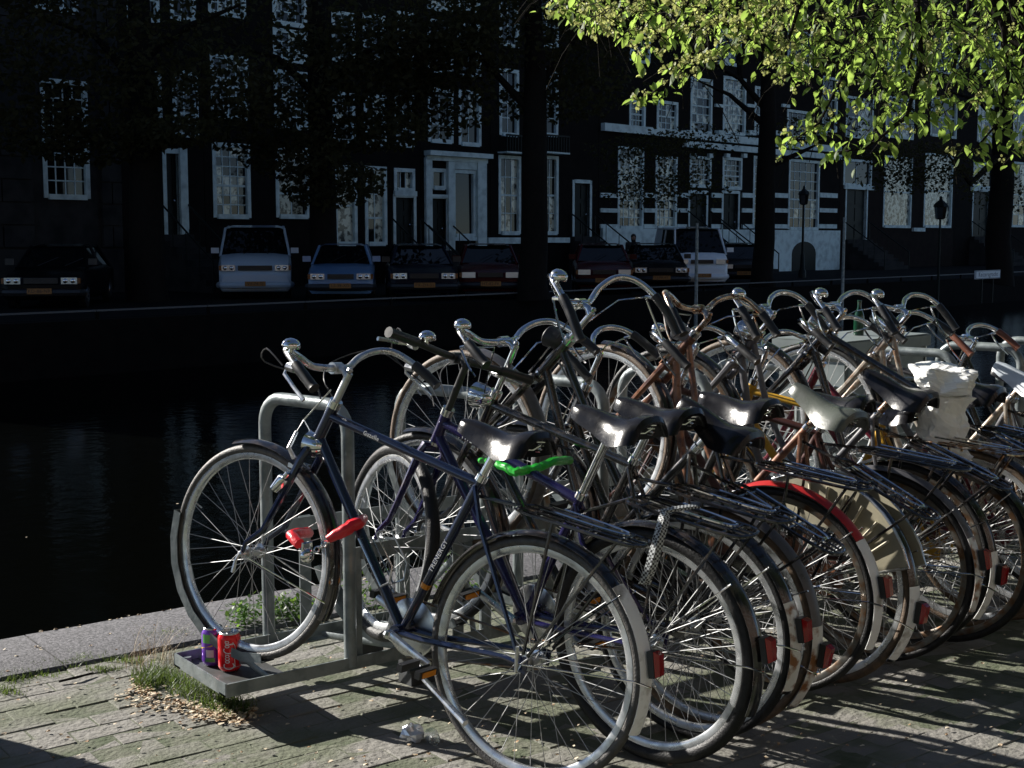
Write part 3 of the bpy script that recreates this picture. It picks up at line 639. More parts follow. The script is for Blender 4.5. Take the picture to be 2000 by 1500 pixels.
tree_px(1492,43,.33,'elm trunk in front of the white-banded house, second trunk from the right',14,[[(1492,220,43),(1440,160,43),(1375,130,42),(1290,90,42)],[(1492,250,43),(1420,190,43),(1350,165,42)],[(1492,330,43),(1560,300,43),(1600,280,43)],[(1440,160,43),(1435,90,43),(1440,40,43)]],
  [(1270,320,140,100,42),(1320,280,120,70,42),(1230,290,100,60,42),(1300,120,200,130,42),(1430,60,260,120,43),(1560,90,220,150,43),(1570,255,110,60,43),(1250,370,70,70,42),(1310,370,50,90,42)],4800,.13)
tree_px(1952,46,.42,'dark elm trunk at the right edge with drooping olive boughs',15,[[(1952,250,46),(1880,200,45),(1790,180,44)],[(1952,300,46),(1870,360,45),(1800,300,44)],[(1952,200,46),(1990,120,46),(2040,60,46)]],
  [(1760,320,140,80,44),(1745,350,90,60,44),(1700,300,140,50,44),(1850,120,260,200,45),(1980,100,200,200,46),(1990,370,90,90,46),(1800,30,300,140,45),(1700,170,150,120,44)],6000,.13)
# ================================================================== bicycle rack
rk=thing('bicycle_rack','galvanised steel bicycle rack with tall tube hoops, front wheels slotted in it','bicycle rack',group=None)
def angle_iron(name,p,q,w_=.045,h=.042,t_=.006,flip=1):
    p,q=Vector(p),Vector(q); d=(q-p).normalized(); n=Vector((-d.y,d.x,0))*flip
    mb=MB()
    def prism(o,u,v):
        vs=[p+o,p+o+u,p+o+u+v,p+o+v,q+o,q+o+u,q+o+u+v,q+o+v]; mb.add(vs,[(0,3,2,1),(4,5,6,7),(0,1,5,4),(1,2,6,5),(2,3,7,6),(3,0,4,7)])
    prism(Vector((0,0,0)),n*t_,Vector((0,0,h))); prism(n*t_,n*w_,Vector((0,0,t_)))
    return mb.build(name,M['steel'],rk,smooth=False)
RZ=.10; Y1,Y2=3.70,4.10; X1,X2=1.70,7.3
angle_iron('rail',(X1,Y1,RZ),(X2,Y1,RZ)); angle_iron('rail',(X1,Y2,RZ),(X2,Y2,RZ),flip=-1)
angle_iron('end_bar',(X1,Y1+.001,RZ),(X1,Y2-.001,RZ),flip=-1)
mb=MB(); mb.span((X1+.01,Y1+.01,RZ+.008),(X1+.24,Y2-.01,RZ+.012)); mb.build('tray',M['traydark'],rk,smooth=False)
for yy in (Y1+.03,Y2-.03):
    mb=MB(); mb.tube([(X1+.035,yy,RZ+.012),(X1+.035,yy,RZ+.03)],.014,6); mb.build('bolt',M['steel'],rk,smooth=False)
for xx in (2.42,3.5,4.6,5.8,7.1):
    for yy in (Y1+.03,Y2-.03):
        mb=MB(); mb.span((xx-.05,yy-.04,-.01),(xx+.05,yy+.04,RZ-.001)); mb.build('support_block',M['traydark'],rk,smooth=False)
def arch(p,q,z0,z1,r,rc=.09):
    p,q=Vector(p),Vector(q); d=(q-p).normalized(); L=(q-p).length; P=[(p.x,p.y,z0),(p.x,p.y,z0+(z1-z0)*.6)]
    for k in range(7):
        a=PI*.5*k/6; c=p+d*(rc-rc*cos(a)); P.append((c.x,c.y,z1-rc+rc*sin(a)))
    for k in range(7):
        a=PI*.5*k/6; c=q-d*(rc-rc*sin(a)); P.append((c.x,c.y,z1-rc+rc*cos(a)))
    P+=[(q.x,q.y,z0+(z1-z0)*.6),(q.x,q.y,z0)]; return P
HOOPS=[(2.062+.548*k,4.125,2.15+.548*k,3.715) for k in range(9)]
for x0,y0,x1,y1 in HOOPS:
    MB().tube(arch((x0,y0,0),(x1,y1,0),RZ+.01,.97,.0215),.0215,12).build('hoop',M['steel'],rk)
# posts, cross rail at half height, wheel gutters (low and high alternate)
angle_iron('cross_rail',(2.2,Y1+.015,.46),(7.2,Y1+.015,.46),w_=.04,h=.05); angle_iron('cross_rail',(2.1,Y2-.05,.50),(7.2,Y2-.05,.50),w_=.04,h=.05)
for k in range(13):
    x=2.18+k*.41
    mb=MB(); mb.span((x-.022,Y1+.025,RZ+.01),(x+.022,Y1+.031,.50)); mb.build('post',M['steel'],rk,smooth=False)
    mb=MB(); mb.span((x-.022,Y2-.03,RZ+.01),(x+.022,Y2-.024,.55)); mb.build('post',M['steel'],rk,smooth=False)
def gutter(path,name='wheel_gutter',w_=.055,h=.03):
    rows=[]
    for i,p in enumerate(path):
        p=Vector(p); a=Vector(path[max(i-1,0)]); b_=Vector(path[min(i+1,len(path)-1)]); d=(b_-a).normalized()
        n=Vector((d.y,-d.x,0)).normalized() if abs(d.z)<.99 else Vector((1,0,0)); u=d.cross(n)*-1
        if u.z<0 and abs(u.z)>.05: u=-u
        rows.append((p,n,u))
    mb=MB(); t_=.003
    sec=[(-w_/2,h),(-w_/2,0),(w_/2,0),(w_/2,h),(w_/2-t_,h),(w_/2-t_,t_),(-w_/2+t_,t_),(-w_/2+t_,h)]
    mb.grid([[p+n*a+u*b_ for a,b_ in sec] for p,n,u in rows],cv=True); return mb.build(name,M['steel'],rk,smooth=False)
# ================================================================== bicycles
WR=.346
def seg_pts(a0,a1,n,r,cx=0,cz=WR): return [(cx+r*cos(a0+(a1-a0)*i/n),0,cz+r*sin(a0+(a1-a0)*i/n)) for i in range(n+1)]
_wc={}
def wheel_meshes(tyre,rim,tr=.0165,seed=0,R0=WR):
    key=(tyre,rim,tr,seed,R0)
    if key in _wc: return _wc[key]
    n=72; rt=R0-tr
    mb=MB(); mb.tube([(rt*cos(2*PI*i/n),0,rt*sin(2*PI*i/n)) for i in range(n)],tr,10,closed=True)
    # tread ribs
    T=mb.mesh('tyre',M[tyre])
    mb=MB(); r1=R0-2*tr-.001; sec=[(r1+.004,-.0105),(r1-.010,-.0105),(r1-.017,-.006),(r1-.018,0),(r1-.017,.006),(r1-.010,.0105),(r1+.004,.0105),(r1,0)]
    mb.grid([[(r*cos(2*PI*i/n),u,r*sin(2*PI*i/n)) for r,u in sec] for i in range(n)],cu=True,cv=True)
    mb.tube([((r1-.02)*cos(.3),0,(r1-.02)*sin(.3)),((r1-.05)*cos(.3),0,(r1-.05)*sin(.3))],.003,5)
    Rm=mb.mesh('rim',M[rim])
    mb=MB(); rh=.021; NS=36
    for i in range(NS):
        side=1 if i%2 else -1; a=2*PI*i/NS+seed; off=(1 if (i//2)%2 else -1)*R(62); ah=a+off
        mb.tube([(rh*cos(ah),side*.03,rh*sin(ah)),((r1-.017)*cos(a),side*.002,(r1-.017)*sin(a))],.00125,4,cap=False)
    Sp=mb.mesh('spokes',M['spoke'])
    mb=MB(); My=Matrix.Rotation(PI/2,4,'X')
    mb.lathe([(.006,-.062),(.009,-.06),(.009,-.054),(.006,-.053),(.014,-.045),(.014,-.034),(.024,-.033),(.024,-.029),(.015,-.026),(.014,.026),(.024,.029),(.024,.033),(.014,.034),(.014,.045),(.006,.053),(.009,.054),(.009,.06),(.006,.062)],14,My)
    H=mb.mesh('hub',M['alu'])
    _wc[key]=(T,Rm,Sp,H); return _wc[key]
def wheel(b,cx,cz,tyre,rim,Mst=None,seed=0,tr=.0165,R0=WR):
    T,Rm,Sp,H=wheel_meshes(tyre,rim,tr,seed,R0)
    Mw=Matrix.Translation((cx,0,cz)); Mw=(Mst@Mw) if Mst is not None else Mw
    w_=link('wheel',Rm,b,Mw); link('tyre',T,w_); link('spokes',Sp,w_); link('hub',H,w_); return w_
def fender(b,cx,a0,a1,col,r=WR+.018,Mst=None,tip=None,w_=.060,name='mudguard',cz=WR,split=None):
    def arc(a0,a1,m,par,nm,rr_,thick=.0015,ww=w_):
        rows=[]; n=max(int(abs(a1-a0)/R(5)),3)
        for i in range(n+1):
            a=a0+(a1-a0)*i/n; sec=[]
            for k in range(7): 
                q=-1+2*k/6; sec.append((cx+(rr_-.012*q*q)*cos(a),q*ww/2,cz+(rr_-.012*q*q)*sin(a)))
            for k in range(6,-1,-1):
                q=-1+2*k/6; sec.append((cx+(rr_-thick-.012*q*q)*cos(a),q*(ww/2-.001),cz+(rr_-thick-.012*q*q)*sin(a)))
            rows.append(sec)
        mb=MB(); mb.grid(rows,cv=True); 
        if Mst is not None: mb.xf(Mst)
        return mb.build(nm,M[m],par)
    f=arc(a0,a1,col,b,name,r)
    if tip: arc(tip[0],tip[1],tip[2],f,'mudguard_tip',r+.0022,.001,w_+.006)
    return f
def make_saddle(b,s,z,m='leather',tilt=0,sc=1.0,spr=True):
    secs=[(.152,.016,-.014,.022),(.143,.028,-.003,.04),(.11,.036,.001,.055),(.05,.044,-.003,.066),(0,.060,-.008,.074),(-.04,.084,-.006,.080),(-.08,.106,.006,.082),(-.115,.116,.020,.082),(-.138,.110,.020,.078),(-.150,.094,.004,.058)]
    rows=[]
    for x,w_,zt,sk in secs:
        sec=[]
        for k in range(11):
            q=-1+2*k/10; sec.append((x,w_*math.copysign(abs(q)**.8,q),zt-sk*abs(q)**2.6))
        for k in range(10,-1,-1):
            q=-1+2*k/10; sec.append((x*.97,w_*.9*math.copysign(abs(q)**.8,q),zt-.008-(sk-.006)*abs(q)**3.2))
        rows.append(sec)
    mb=MB(); mb.grid(rows,cv=True); mb.add(rows[0],[tuple(range(22))]); mb.add(rows[-1],[tuple(range(21,-1,-1))])
    Ms=Matrix.Translation((s,0,z))@Matrix.Rotation(-tilt,4,'Y')@Matrix.Scale(sc,4); mb.xf(Ms)
    sd_=mb.build('saddle',M[m],b)
    mb=MB()
    for q in (-1,1):
        mb.tube([(.125,q*.006,-.03),(.05,q*.02,-.055),(-.03,q*.025,-.062),(-.09,q*.05,-.05),(-.11,q*.06,-.03)],.0035,6)
        if spr:
            P=[(-.105+.012*cos(t_*2.2),q*.062+.012*sin(t_*2.2),-.055+.0035*t_) for t_ in range(14)]; mb.tube(P,.0028,5)
    mb.tube([(-.02,-.035,-.06),(-.02,.035,-.06)],.012,8); mb.xf(Ms); mb.build('saddle_springs',M['chrome'],sd_)
    return sd_
def bicycle(label,pose,frame='diamond',paint='black',tyre='tyre',rim='rim',saddle='leather',bar='dutch',barmat='chrome',steer=0,light=None,bell=None,
            fend='black',tip='whitep',tail=True,carrier='black',crank=R(-40),lamp_d=0,sadz=.95,wb=1.08,steerbar=None,grip='plastic',stemz=1.03,
            ftyre=None,stay=True,seed=0,tr=.0148,frontf=True,barroll=0,tipa=(R(150),R(192)),guard=None,redtop=False,levers=False,name='bicycle',refl=False,tiltl=0,colmat=None,fcol=None,R0=WR):
    x,y,th,lean,pitch=pose
    Mx=Matrix.Translation((x,y,0))@Matrix.Rotation(R(th),4,'Z')@Matrix.Rotation(-R(lean),4,'X')@Matrix.Translation((0,0,WR))@Matrix.Rotation(-R(pitch),4,'Y')@Matrix.Translation((0,0,-WR))
    b=thing(name,label,'bicycle',Mx,'bicycles parked in the rack')
    ha=R(70); hd=Vector((-cos(ha),0,sin(ha)))
    CRW=Vector((wb-.045-(.725-WR)/math.tan(ha),0,.725))         # fork crown
    HB=CRW+hd*.02; HT=CRW+hd*(.16 if frame!='mtb' else .12)
    ST=HT+hd*max((stemz-HT.z)/sin(ha)-.01,.04)
    Mst=Matrix.Translation(CRW)@Matrix.Rotation(steer,4,hd)@Matrix.Translation(-CRW)
    Mb_=Mst if steerbar is None else Matrix.Translation(CRW)@Matrix.Rotation(steerbar,4,hd)@Matrix.Translation(-CRW)
    BB=Vector((.455,0,.285)); sa=R(70); sdv=Vector((-cos(sa),0,sin(sa))); SS=BB+sdv*(.55 if frame!='mtb' else .46)
    P=M[paint]; rt=.0145
    mb=MB(); mb.tube([HB,HT],.0185,12); mb.tube([BB,SS],.0145,12); mb.lathe([(.021,-.037),(.022,-.034),(.022,.034),(.021,.037)],12,Matrix.Translation(BB)@Matrix.Rotation(PI/2,4,'X'))
    if frame=='diamond': mb.tube([HT-hd*.03,SS-sdv*.02],.0142,12); mb.tube([HB+hd*.03,BB],.0162,12)
    elif frame=='mtb': mb.tube([HT-hd*.03,SS-sdv*.02],.016,12); mb.tube([HB+hd*.02,BB],.018,12)
    elif frame=='lady': mb.tube([HB+hd*.02,BB],.015,12); mb.tube([HT-hd*.03,HT-hd*.03+(BB+sdv*.25-HT+hd*.03)*.5+Vector((0,0,-.03)),BB+sdv*.22],.0135,12)
    elif frame=='oma':
        A=HB+hd*.03; mb.tube([A+Vector(((BB.x-A.x)*t_,0,(BB.z-A.z)*t_-.10*sin(PI*t_))) for t_ in [i/8 for i in range(9)]],.0155,12)
        A=HT-hd*.03; C=BB+sdv*.16; mb.tube([A+Vector(((C.x-A.x)*t_,0,(C.z-A.z)*t_-.09*sin(PI*t_))) for t_ in [i/8 for i in range(9)]],.0125,12)
    for q in (-1,1):
        mb.tube([BB+Vector((0,q*.028,0)),BB+Vector((-.10,q*.032,.008)),Vector((.06,q*.055,WR)),Vector((0,q*.06,WR))],[.010,.010,.008,.007],8)
        mb.tube([SS-sdv*.03+Vector((0,q*.014,0)),SS-sdv*.03+Vector((-.05,q*.03,-.10)),Vector((.01,q*.058,WR+.01))],[.0075,.0075,.006],8)
        mb.box((0,q*.06,WR),(.04,.006,.045))
    fr=mb.build('frame',P,b)
    mb=MB(); mb.tube([HT,HT+hd*.012],.0215,12); mb.tube([HT+hd*.014,HT+hd*.024],.019,12); mb.tube([HB,HB-hd*.012],.0215,12); mb.build('headset',M['chrome'],fr) if 0 else None
    for pa,pb,ra in ((HT,HT+hd*.024,.0212),(HB,HB-hd*.012,.0215)): m2=MB(); m2.tube([pa,pb],ra,12); m2.build('headset_cup',M['chrome'],fr)
    m2=MB(); m2.tube([SS-sdv*.012,SS+sdv*.008],.019,10); m2.build('seat_clamp',M['chrome'],fr)
    SZ=sadz; mb=MB(); mb.tube([SS-sdv*.02,SS+sdv*((SZ-.06-SS.z)/sin(sa))],.0135,10); mb.build('seat_post',M[colmat or 'chrome'],b)
    e=SS+sdv*((SZ-.06-SS.z)/sin(sa)); make_saddle(b,e.x-.005,SZ,saddle,tilt=tiltl,sc=.93)
    # fork
    mb=MB()
    for q in (-1,1):
        mb.tube([CRW+Vector((0,0,.0)),CRW+Vector((0,q*.035,0)),CRW+Vector((.005,q*.045,-.03)),CRW-hd*.18+Vector((0,q*.047,0)),CRW-hd*.30+Vector((.008,q*.049,0)),Vector((wb-.01,q*.05,WR+.04)),Vector((wb,q*.05,WR))],[.016,.015,.0135,.012,.0105,.008,.007],8)
    mb.tube([CRW-hd*.012,CRW+hd*.02],.018,10)
    mb.xf(Mst); mb.build('fork',M[fcol or paint],b)
    # stem + bars
    mb=MB(); mb.tube([HT,ST],.0115,10)
    F0=ST+Vector((.055,0,.004)); mb.tube([ST-hd*.012,ST+Vector((.02,0,.004)),F0],[.0135,.0125,.013],10); mb.tube([F0+Vector((0,-.02,0)),F0+Vector((0,.02,0))],.0185,10); mb.ball(ST+Vector((0,0,.008)),.010,8)
    mb.xf(Mb_); mb.build('stem',M[barmat],b)
    if bar=='dutch': half=[(0,0,0),(.004,.05,0),(.03,.10,.004),(.050,.14,.022),(.046,.19,.044),(.012,.235,.050),(-.035,.262,.036),(-.09,.275,.005),(-.155,.283,-.04)]
    elif bar=='touring': half=[(0,0,0),(.002,.05,0),(.02,.09,.003),(.03,.14,.028),(.02,.20,.05),(-.015,.245,.055),(-.07,.272,.035),(-.13,.285,.005),(-.175,.29,-.02)]
    elif bar=='high': half=[(0,0,0),(.004,.05,0),(.02,.09,.01),(.03,.13,.045),(.02,.19,.085),(-.02,.235,.095),(-.08,.262,.08),(-.15,.278,.045),(-.22,.285,-.01)]
    else: half=[(0,0,0),(0,.06,0),(-.004,.12,.003),(-.012,.18,.006),(-.02,.24,.007),(-.028,.30,.008)]
    ns=[]
    def sm(P_):   # smooth polyline
        P_=[Vector(p) for p in P_]; out=[P_[0]]
        for i in range(len(P_)-1):
            p0=P_[max(i-1,0)]; p1=P_[i]; p2=P_[i+1]; p3=P_[min(i+2,len(P_)-1)]
            for t_ in (.25,.5,.75,1):
                out.append(.5*((2*p1)+(p2-p0)*t_+(2*p0-5*p1+4*p2-p3)*t_**2+(-p0+3*p1-3*p2+p3)*t_**3))
        return out
    H2=sm(half); roll=Matrix.Rotation(barroll,4,'X')
    full=[roll@Vector((p.x,-p.y,p.z)) for p in H2[::-1]][:-1]+[roll@p for p in H2]
    mb=MB(); mb.tube([F0+p for p in full],.0112,10); mb.xf(Mb_); hb=mb.build('handlebar',M[barmat],b)
    ng=8 if bar!='flat' else 9
    for side in (1,-1):
        gp_=[F0+(roll@Vector((p.x,p.y*side,p.z))) for p in H2[-ng:]]
        mb=MB(); m_=len(gp_); mb.tube([gp_[0]]+gp_+[gp_[-1]+(gp_[-1]-gp_[-2])*.3],[.0150]+[.0165 if i%2 else .0155 for i in range(m_)]+[.0175],10)
        mb.xf(Mb_); mb.build('grip',M[grip],b)
        if levers:
            c=gp_[0]; d=(gp_[2]-gp_[0]).normalized(); mb=MB()
            mb.tube([c+Vector((.0,0,-.012)),c+Vector((.03,0,-.012))],.013,8); L=mb.xf(Mb_).build('lever_clamp',M['alu'],b)
            mb=MB(); mb.tube([c+Vector((.03,0,-.012)),c+d*.03+Vector((.06,0,-.02)),c+d*.09+Vector((.055,0,-.025)),c+d*.13+Vector((.045,0,-.03))],[.006,.0065,.006,.007],7,flat=.6); mb.xf(Mb_); mb.build('brake_lever',M['alu'],b)
            mb=MB(); q=c+Vector((.05,0,-.012)); e2=HT+Vector((.03,side*.03,.02)); mb.tube(sm([q,q+Vector((.10,-side*.03,.03)),(q+e2)/2+Vector((.16,0,.03)),e2+Vector((.05,0,.05)),e2]),.0025,5); mb.xf(Mb_); mb.build('brake_cable',M['plastic'],b)
        else:
            c=gp_[0]+Vector((0,0,-.02)); mb=MB(); mb.tube(sm([c+Vector((.03,0,0)),(gp_[3]+Vector((.03,0,-.045))),(gp_[-2]+Vector((.03,0,-.05)))]),.0042,6); mb.tube([c+Vector((.03,0,0)),c+Vector((0,0,.012))],.006,6); mb.xf(Mb_); mb.build('brake_lever',M[barmat],b)
            e2=HT+Vector((.03,side*.02,.0)); mb=MB(); mb.tube([c+Vector((.03,0,0)),Vector((c.x+.03,c.y*.4,c.z-.01)),e2,CRW+Vector((.03,side*.02,0))],.003,5); mb.xf(Mb_); mb.build('brake_rod',M['chrome'],b)
    if bell is not None:
        q=F0+(roll@Vector(H2[len(H2)-ng-3] if bell>0 else Vector((H2[len(H2)-ng-3].x,-H2[len(H2)-ng-3].y,H2[len(H2)-ng-3].z))))
        mb=MB(); mb.lathe([(.012,0),(.027,.004),(.0285,.010),(.026,.020),(.018,.028),(.006,.032)],14,Matrix.Translation(q+Vector((.0,0,.018)))); mb.tube([q,q+Vector((0,0,.02))],.008,6); mb.tube([q+Vector((0,.01,.016)),q+Vector((-.01,.035,.014))],.003,5)
        mb.xf(Mb_); mb.build('bell',M['chrome'],b)
    if light:
        q=HT+Vector((.06+lamp_d,0,-.01 if light!='crown' else -.13)); lm={'crown':'chrome','chrome':'chrome','grey':'greyplastic','dark':'plastic'}[light]
        sc=1.25 if light=='chrome' else 1.0
        Ml=Matrix.Translation(q)@Matrix.Rotation(PI/2,4,'Y')@Matrix.Scale(sc,4)
        mb=MB(); mb.lathe([(.006,-.055),(.018,-.048),(.028,-.03),(.034,-.008),(.037,.014),(.034,.018)],16,Ml); mb.tube([q-Vector((.02,0,.02)),HT+Vector((.02,0,-.03 if light!='crown' else -.15))],.006,6); mb.xf(Mst); hl=mb.build('headlight',M[lm],b)
        mb=MB(); mb.lathe([(.034,.018),(.025,.024),(.004,.027)],16,Ml); mb.xf(Mst); mb.build('lens',M['lamp'],hl)
    # wheels, mudguards
    wheel(b,0,WR,tyre,rim,None,seed,tr,WR); wheel(b,wb,WR,ftyre or tyre,rim,Mst,seed+.1,tr,R0)
    if fend:
        rf=fender(b,0,R(8),R(194),fend,tip=(tipa[0],tipa[1],tip) if tip else None)
        if redtop: 
            rf2=fender(b,0,R(62),R(138),'red',r=WR+.021,w_=.058,name='mudguard_cover')
        if frontf: fender(b,wb,R(68),R(200),fend,Mst=Mst)
        if stay:
            mb=MB()
            for q in (-1,1):
                mb.tube([(0,q*.064,WR),(-.34*cos(R(8)),q*.045,WR+.30*sin(R(12))),(-.372,q*.012,WR+.05)],.0026,5); mb.tube([(0,q*.064,WR),(-.25,q*.04,WR+.27)],.0026,5)
            mb.build('mudguard_stay',M['chrome'],b)
            if frontf:
                mb=MB()
                for q in (-1,1): mb.tube([(wb,q*.055,WR),(wb-.35,q*.03,WR-.06)],.0026,5)
                mb.xf(Mst); mb.build('mudguard_stay',M['chrome'],b)
    if tail:
        a=R(163); c=Vector((cos(a)*(WR+.035),0,WR+sin(a)*(WR+.035))); Mt=Matrix.Translation(c)@Matrix.Rotation(-(a-PI),4,'Y')
        mb=MB(); mb.box((0.004,0,0),(.018,.036,.07),None); 
        rows=[]; 
        t1=MB(); t1.add([(-.006,-.017,-.034),(-.006,.017,-.034),(-.006,.017,.034),(-.006,-.017,.034),(-.018,-.013,-.03),(-.018,.013,-.03),(-.022,.013,.026),(-.022,-.013,.026)],[(4,7,6,5),(0,1,5,4),(1,2,6,5),(2,3,7,6),(3,0,4,7)])
        mb.xf(Matrix.Translation(c)@Matrix.Rotation(-(PI-a)*-1,4,'Y')); tl=mb.build('tail_light',M['plastic'],b,smooth=False)
        t1.xf(Matrix.Translation(c)@Matrix.Rotation(-(PI-a)*-1,4,'Y')); t1.build('lens',M['redlens'],tl,smooth=False)
    if carrier:
        z=.755; mb=MB(); x0,x1=.12,-.27
        mb.tube(sm([(x0,.02,z),(x0-.03,.055,z),(-.05,.062,z),(x1+.04,.062,z),(x1,.03,z),(x1,-.03,z),(x1+.04,-.062,z),(-.05,-.062,z),(x0-.03,-.055,z),(x0,-.02,z)]),.0055,6)
        for k in range(4): xx=.06-.09*k; mb.tube([(xx,-.06,z),(xx,.06,z)],.004,5)
        mb.tube([(x0,.015,z),(x1,.015,z)],.0035,5); mb.tube([(x0,-.015,z),(x1,-.015,z)],.0035,5)
        for q in (-1,1):
            mb.tube([(-.02,q*.062,z),(-.005,q*.066,WR+.03)],.0055,6); mb.tube([(x1+.05,q*.062,z),(-.02,q*.066,WR+.03)],.0050,6)
        mb.tube([(x0,0,z),(SS-sdv*.06)+Vector((-.02,0,0))],.0055,6)
        cr=mb.build('luggage_carrier',M[carrier],b)
        mb=MB(); mb.tube(sm([(.05,-.03,z+.02),(-.10,-.03,z+.016),(-.2,-.02,z+.014),(-.22,0,z+.014),(-.2,.02,z+.014),(-.10,.03,z+.016),(.05,.03,z+.02)]),.004,5); mb.build('spring_clip',M['chrome'],cr)
        if refl:
            mb=MB(); mb.box((x1-.012,0,z-.03),(.016,.07,.045)); mb.build('reflector',M['redlens'],cr,smooth=False)
    if guard:
        # skirt guard: sector panel over the upper rear of the wheel
        for q in (1,-1):
            pts=[]; a0,a1=R(42),R(140); r0,r1=.20,.375
            for i in range(11): a=a0+(a1-a0)*i/10; pts.append((r1*cos(a),q*.052,WR+r1*sin(a)))
            for i in range(11): a=a1-(a1-a0)*i/10; pts.append((r0*cos(a),q*.058,WR+r0*sin(a)))
            g_=MB().plate(pts,.004).build('skirt_guard',M[guard],b,smooth=False)
            mb=MB(); mb.tube([Vector(p)+Vector((0,q*.004,0)) for p in pts],.005,6,closed=True); mb.build('edging',M['alu'],g_)
            for i in range(7):
                a=a0+(a1-a0)*(i+1)/8.2; mb=MB(); mb.tube([(.25*cos(a),q*.062,WR+.25*sin(a)),(.34*cos(a-.03),q*.060,WR+.34*sin(a-.03))],.005,5); mb.build('rib',M['ivory'],g_)
    # drive
    for q,ca in ((1,crank),(-1,crank+PI)):
        C0=BB+Vector((0,q*.062,0)); ct=C0+Vector((cos(ca)*.17,q*.012,sin(ca)*.17))
        mb=MB(); mb.tube([C0,C0+(ct-C0)*.5,ct],[.0165,.0130,.0125],8,flat=.75); mb.tube([BB,C0+Vector((0,q*.008,0))],.009,8); mb.ball(C0+Vector((0,q*.006,0)),.015,8); ck=mb.build('crank_arm',M['alu'],b)
        pc=ct+Vector((0,q*.055,0)); mb=MB(); mb.tube([ct,pc+Vector((0,q*.04,0))],.006,6)
        mb.box(pc+Vector((.032,0,0)),(.018,.085,.022)); mb.box(pc-Vector((.032,0,0)),(.018,.085,.022)); pd=mb.build('pedal',M['plastic'],b,smooth=False)
        for k in (-1,1): mb=MB(); mb.box(pc+Vector((k*.0425,0,0)),(.004,.06,.016)); mb.build('pedal_reflector',M['orangelens'],pd,smooth=False)
    mb=MB(); q=-.045; c=BB+Vector((0,q,0)); mb.lathe([(.085,-.002),(.09,0),(.085,.002)],32,Matrix.Translation(c)@Matrix.Rotation(PI/2,4,'X')); mb.build('chainring',M['alu'],b)
    if frame in('oma','lady'):
        pts=[]; 
        for i in range(9): a=-PI/2+PI*i/8; pts.append((BB.x+.105*cos(a),-.055,BB.z+.105*sin(a)))
        for i in range(7): a=PI/2+PI*i/6; pts.append((0+.055*cos(a),-.055,WR+.055*sin(a)))
        MB().plate(pts,.03).build('chain_case',M[paint],b,smooth=False)
    else:
        mb=MB(); mb.tube([(BB.x,-.045,BB.z+.09),(0,-.045,WR+.035)],.004,5); mb.tube([(BB.x,-.045,BB.z-.09),(0,-.045,WR-.035)],.004,5); mb.build('chain',M['darkrim'],b)
    b['_p']=0; del b['_p']
    return dict(b=b,M=Mx,HT=HT,CRW=CRW,SS=SS,BB=BB,ST=ST,wb=wb,Mst=Mst)
# ---- low slot: navy touring bicycle in front
B1=bicycle('navy blue touring bicycle with red-sleeved lock and bottle cage, nearest and leftmost in the rack',(2.189,2.817,109.4,-4.5,8.7),'diamond','navy','greywall','rim',bar='touring',barmat='alu',
   light='crown',bell=1,tip='whitep',carrier='black',crank=R(193),sadz=.955,wb=1.086,levers=True,stemz=1.0,tipa=(R(128),R(194)))
b=B1['b']
# quick releases, brakes, bottle cage, stand, locks, lettering on the first bicycle
def add(bk,mb,name,m,smooth=True,parent=None,st=False):
    if st: mb.xf(bk['Mst'])
    return mb.build(name,M[m],parent or bk['b'],smooth)
mb=MB(); mb.tube([(B1['wb'],.062,WR),(B1['wb']+.004,.07,WR-.02),(B1['wb']+.006,.072,WR-.06)],[.006,.005,.007],6); add(B1,mb,'quick_release_lever','alu',st=True)
mb=MB(); mb.tube([(0,.066,WR),(.004,.074,WR-.02),(.01,.078,WR+.05)],[.006,.005,.006],6); add(B1,mb,'quick_release_lever','alu')
CRW=B1['CRW']
for q in (-1,1):
    mb=MB(); mb.tube([CRW+Vector((.03,q*.045,-.03)),CRW+Vector((.05,q*.055,.0)),CRW+Vector((.05,q*.03,.05))],[.008,.007,.006],7); mb.box(CRW+Vector((.045,q*.022,-.06)),(.045,.012,.014)); add(B1,mb,'brake_arm','alu',st=True)
mb=MB(); mb.tube([CRW+Vector((.05,.03,.05)),CRW+Vector((.055,0,.085)),CRW+Vector((.05,-.03,.05))],.002,5); mb.tube([CRW+Vector((.055,0,.085)),B1['HT']+Vector((.02,0,.05))],.0025,5); add(B1,mb,'brake_cable','alu',st=True)
# dynamo on the fork
c=CRW+Vector((.05,.06,-.10)); mb=MB(); mb.lathe([(.008,-.05),(.018,-.045),(.02,0),(.016,.01),(.009,.012),(.009,.03)],12,Matrix.Translation(c)@Matrix.Rotation(R(-35),4,'Y')); add(B1,mb,'dynamo','chrome',st=True)
# bottle cage on the down tube
A=B1['BB']; Bt=CRW+Vector((0,0,.03)); dd=(Bt-A).normalized(); up=Vector((-dd.z,0,dd.x))
def cg(t_,u,v): return A+dd*t_+up*(-u if False else u)+Vector((0,v,0))
mb=MB()
mb.tube([cg(.14,.02,.03),cg(.30,.02,.03),cg(.30,.02,-.03),cg(.14,.02,-.03)],.003,6,closed=True)
mb.tube([cg(.14,.02,.03),cg(.135,.06,.036),cg(.17,.095,.036),cg(.28,.095,.036),cg(.29,.08,.0),cg(.28,.095,-.036),cg(.17,.095,-.036),cg(.135,.06,-.036),cg(.14,.02,-.03)],.003,6)
add(B1,mb,'bottle_cage','alu')
# side stand
mb=MB(); mb.tube([(.36,.03,.25),(.30,.07,.20),(.10,.13,.155)],[.008,.008,.010],8); add(B1,mb,'kickstand','alu')
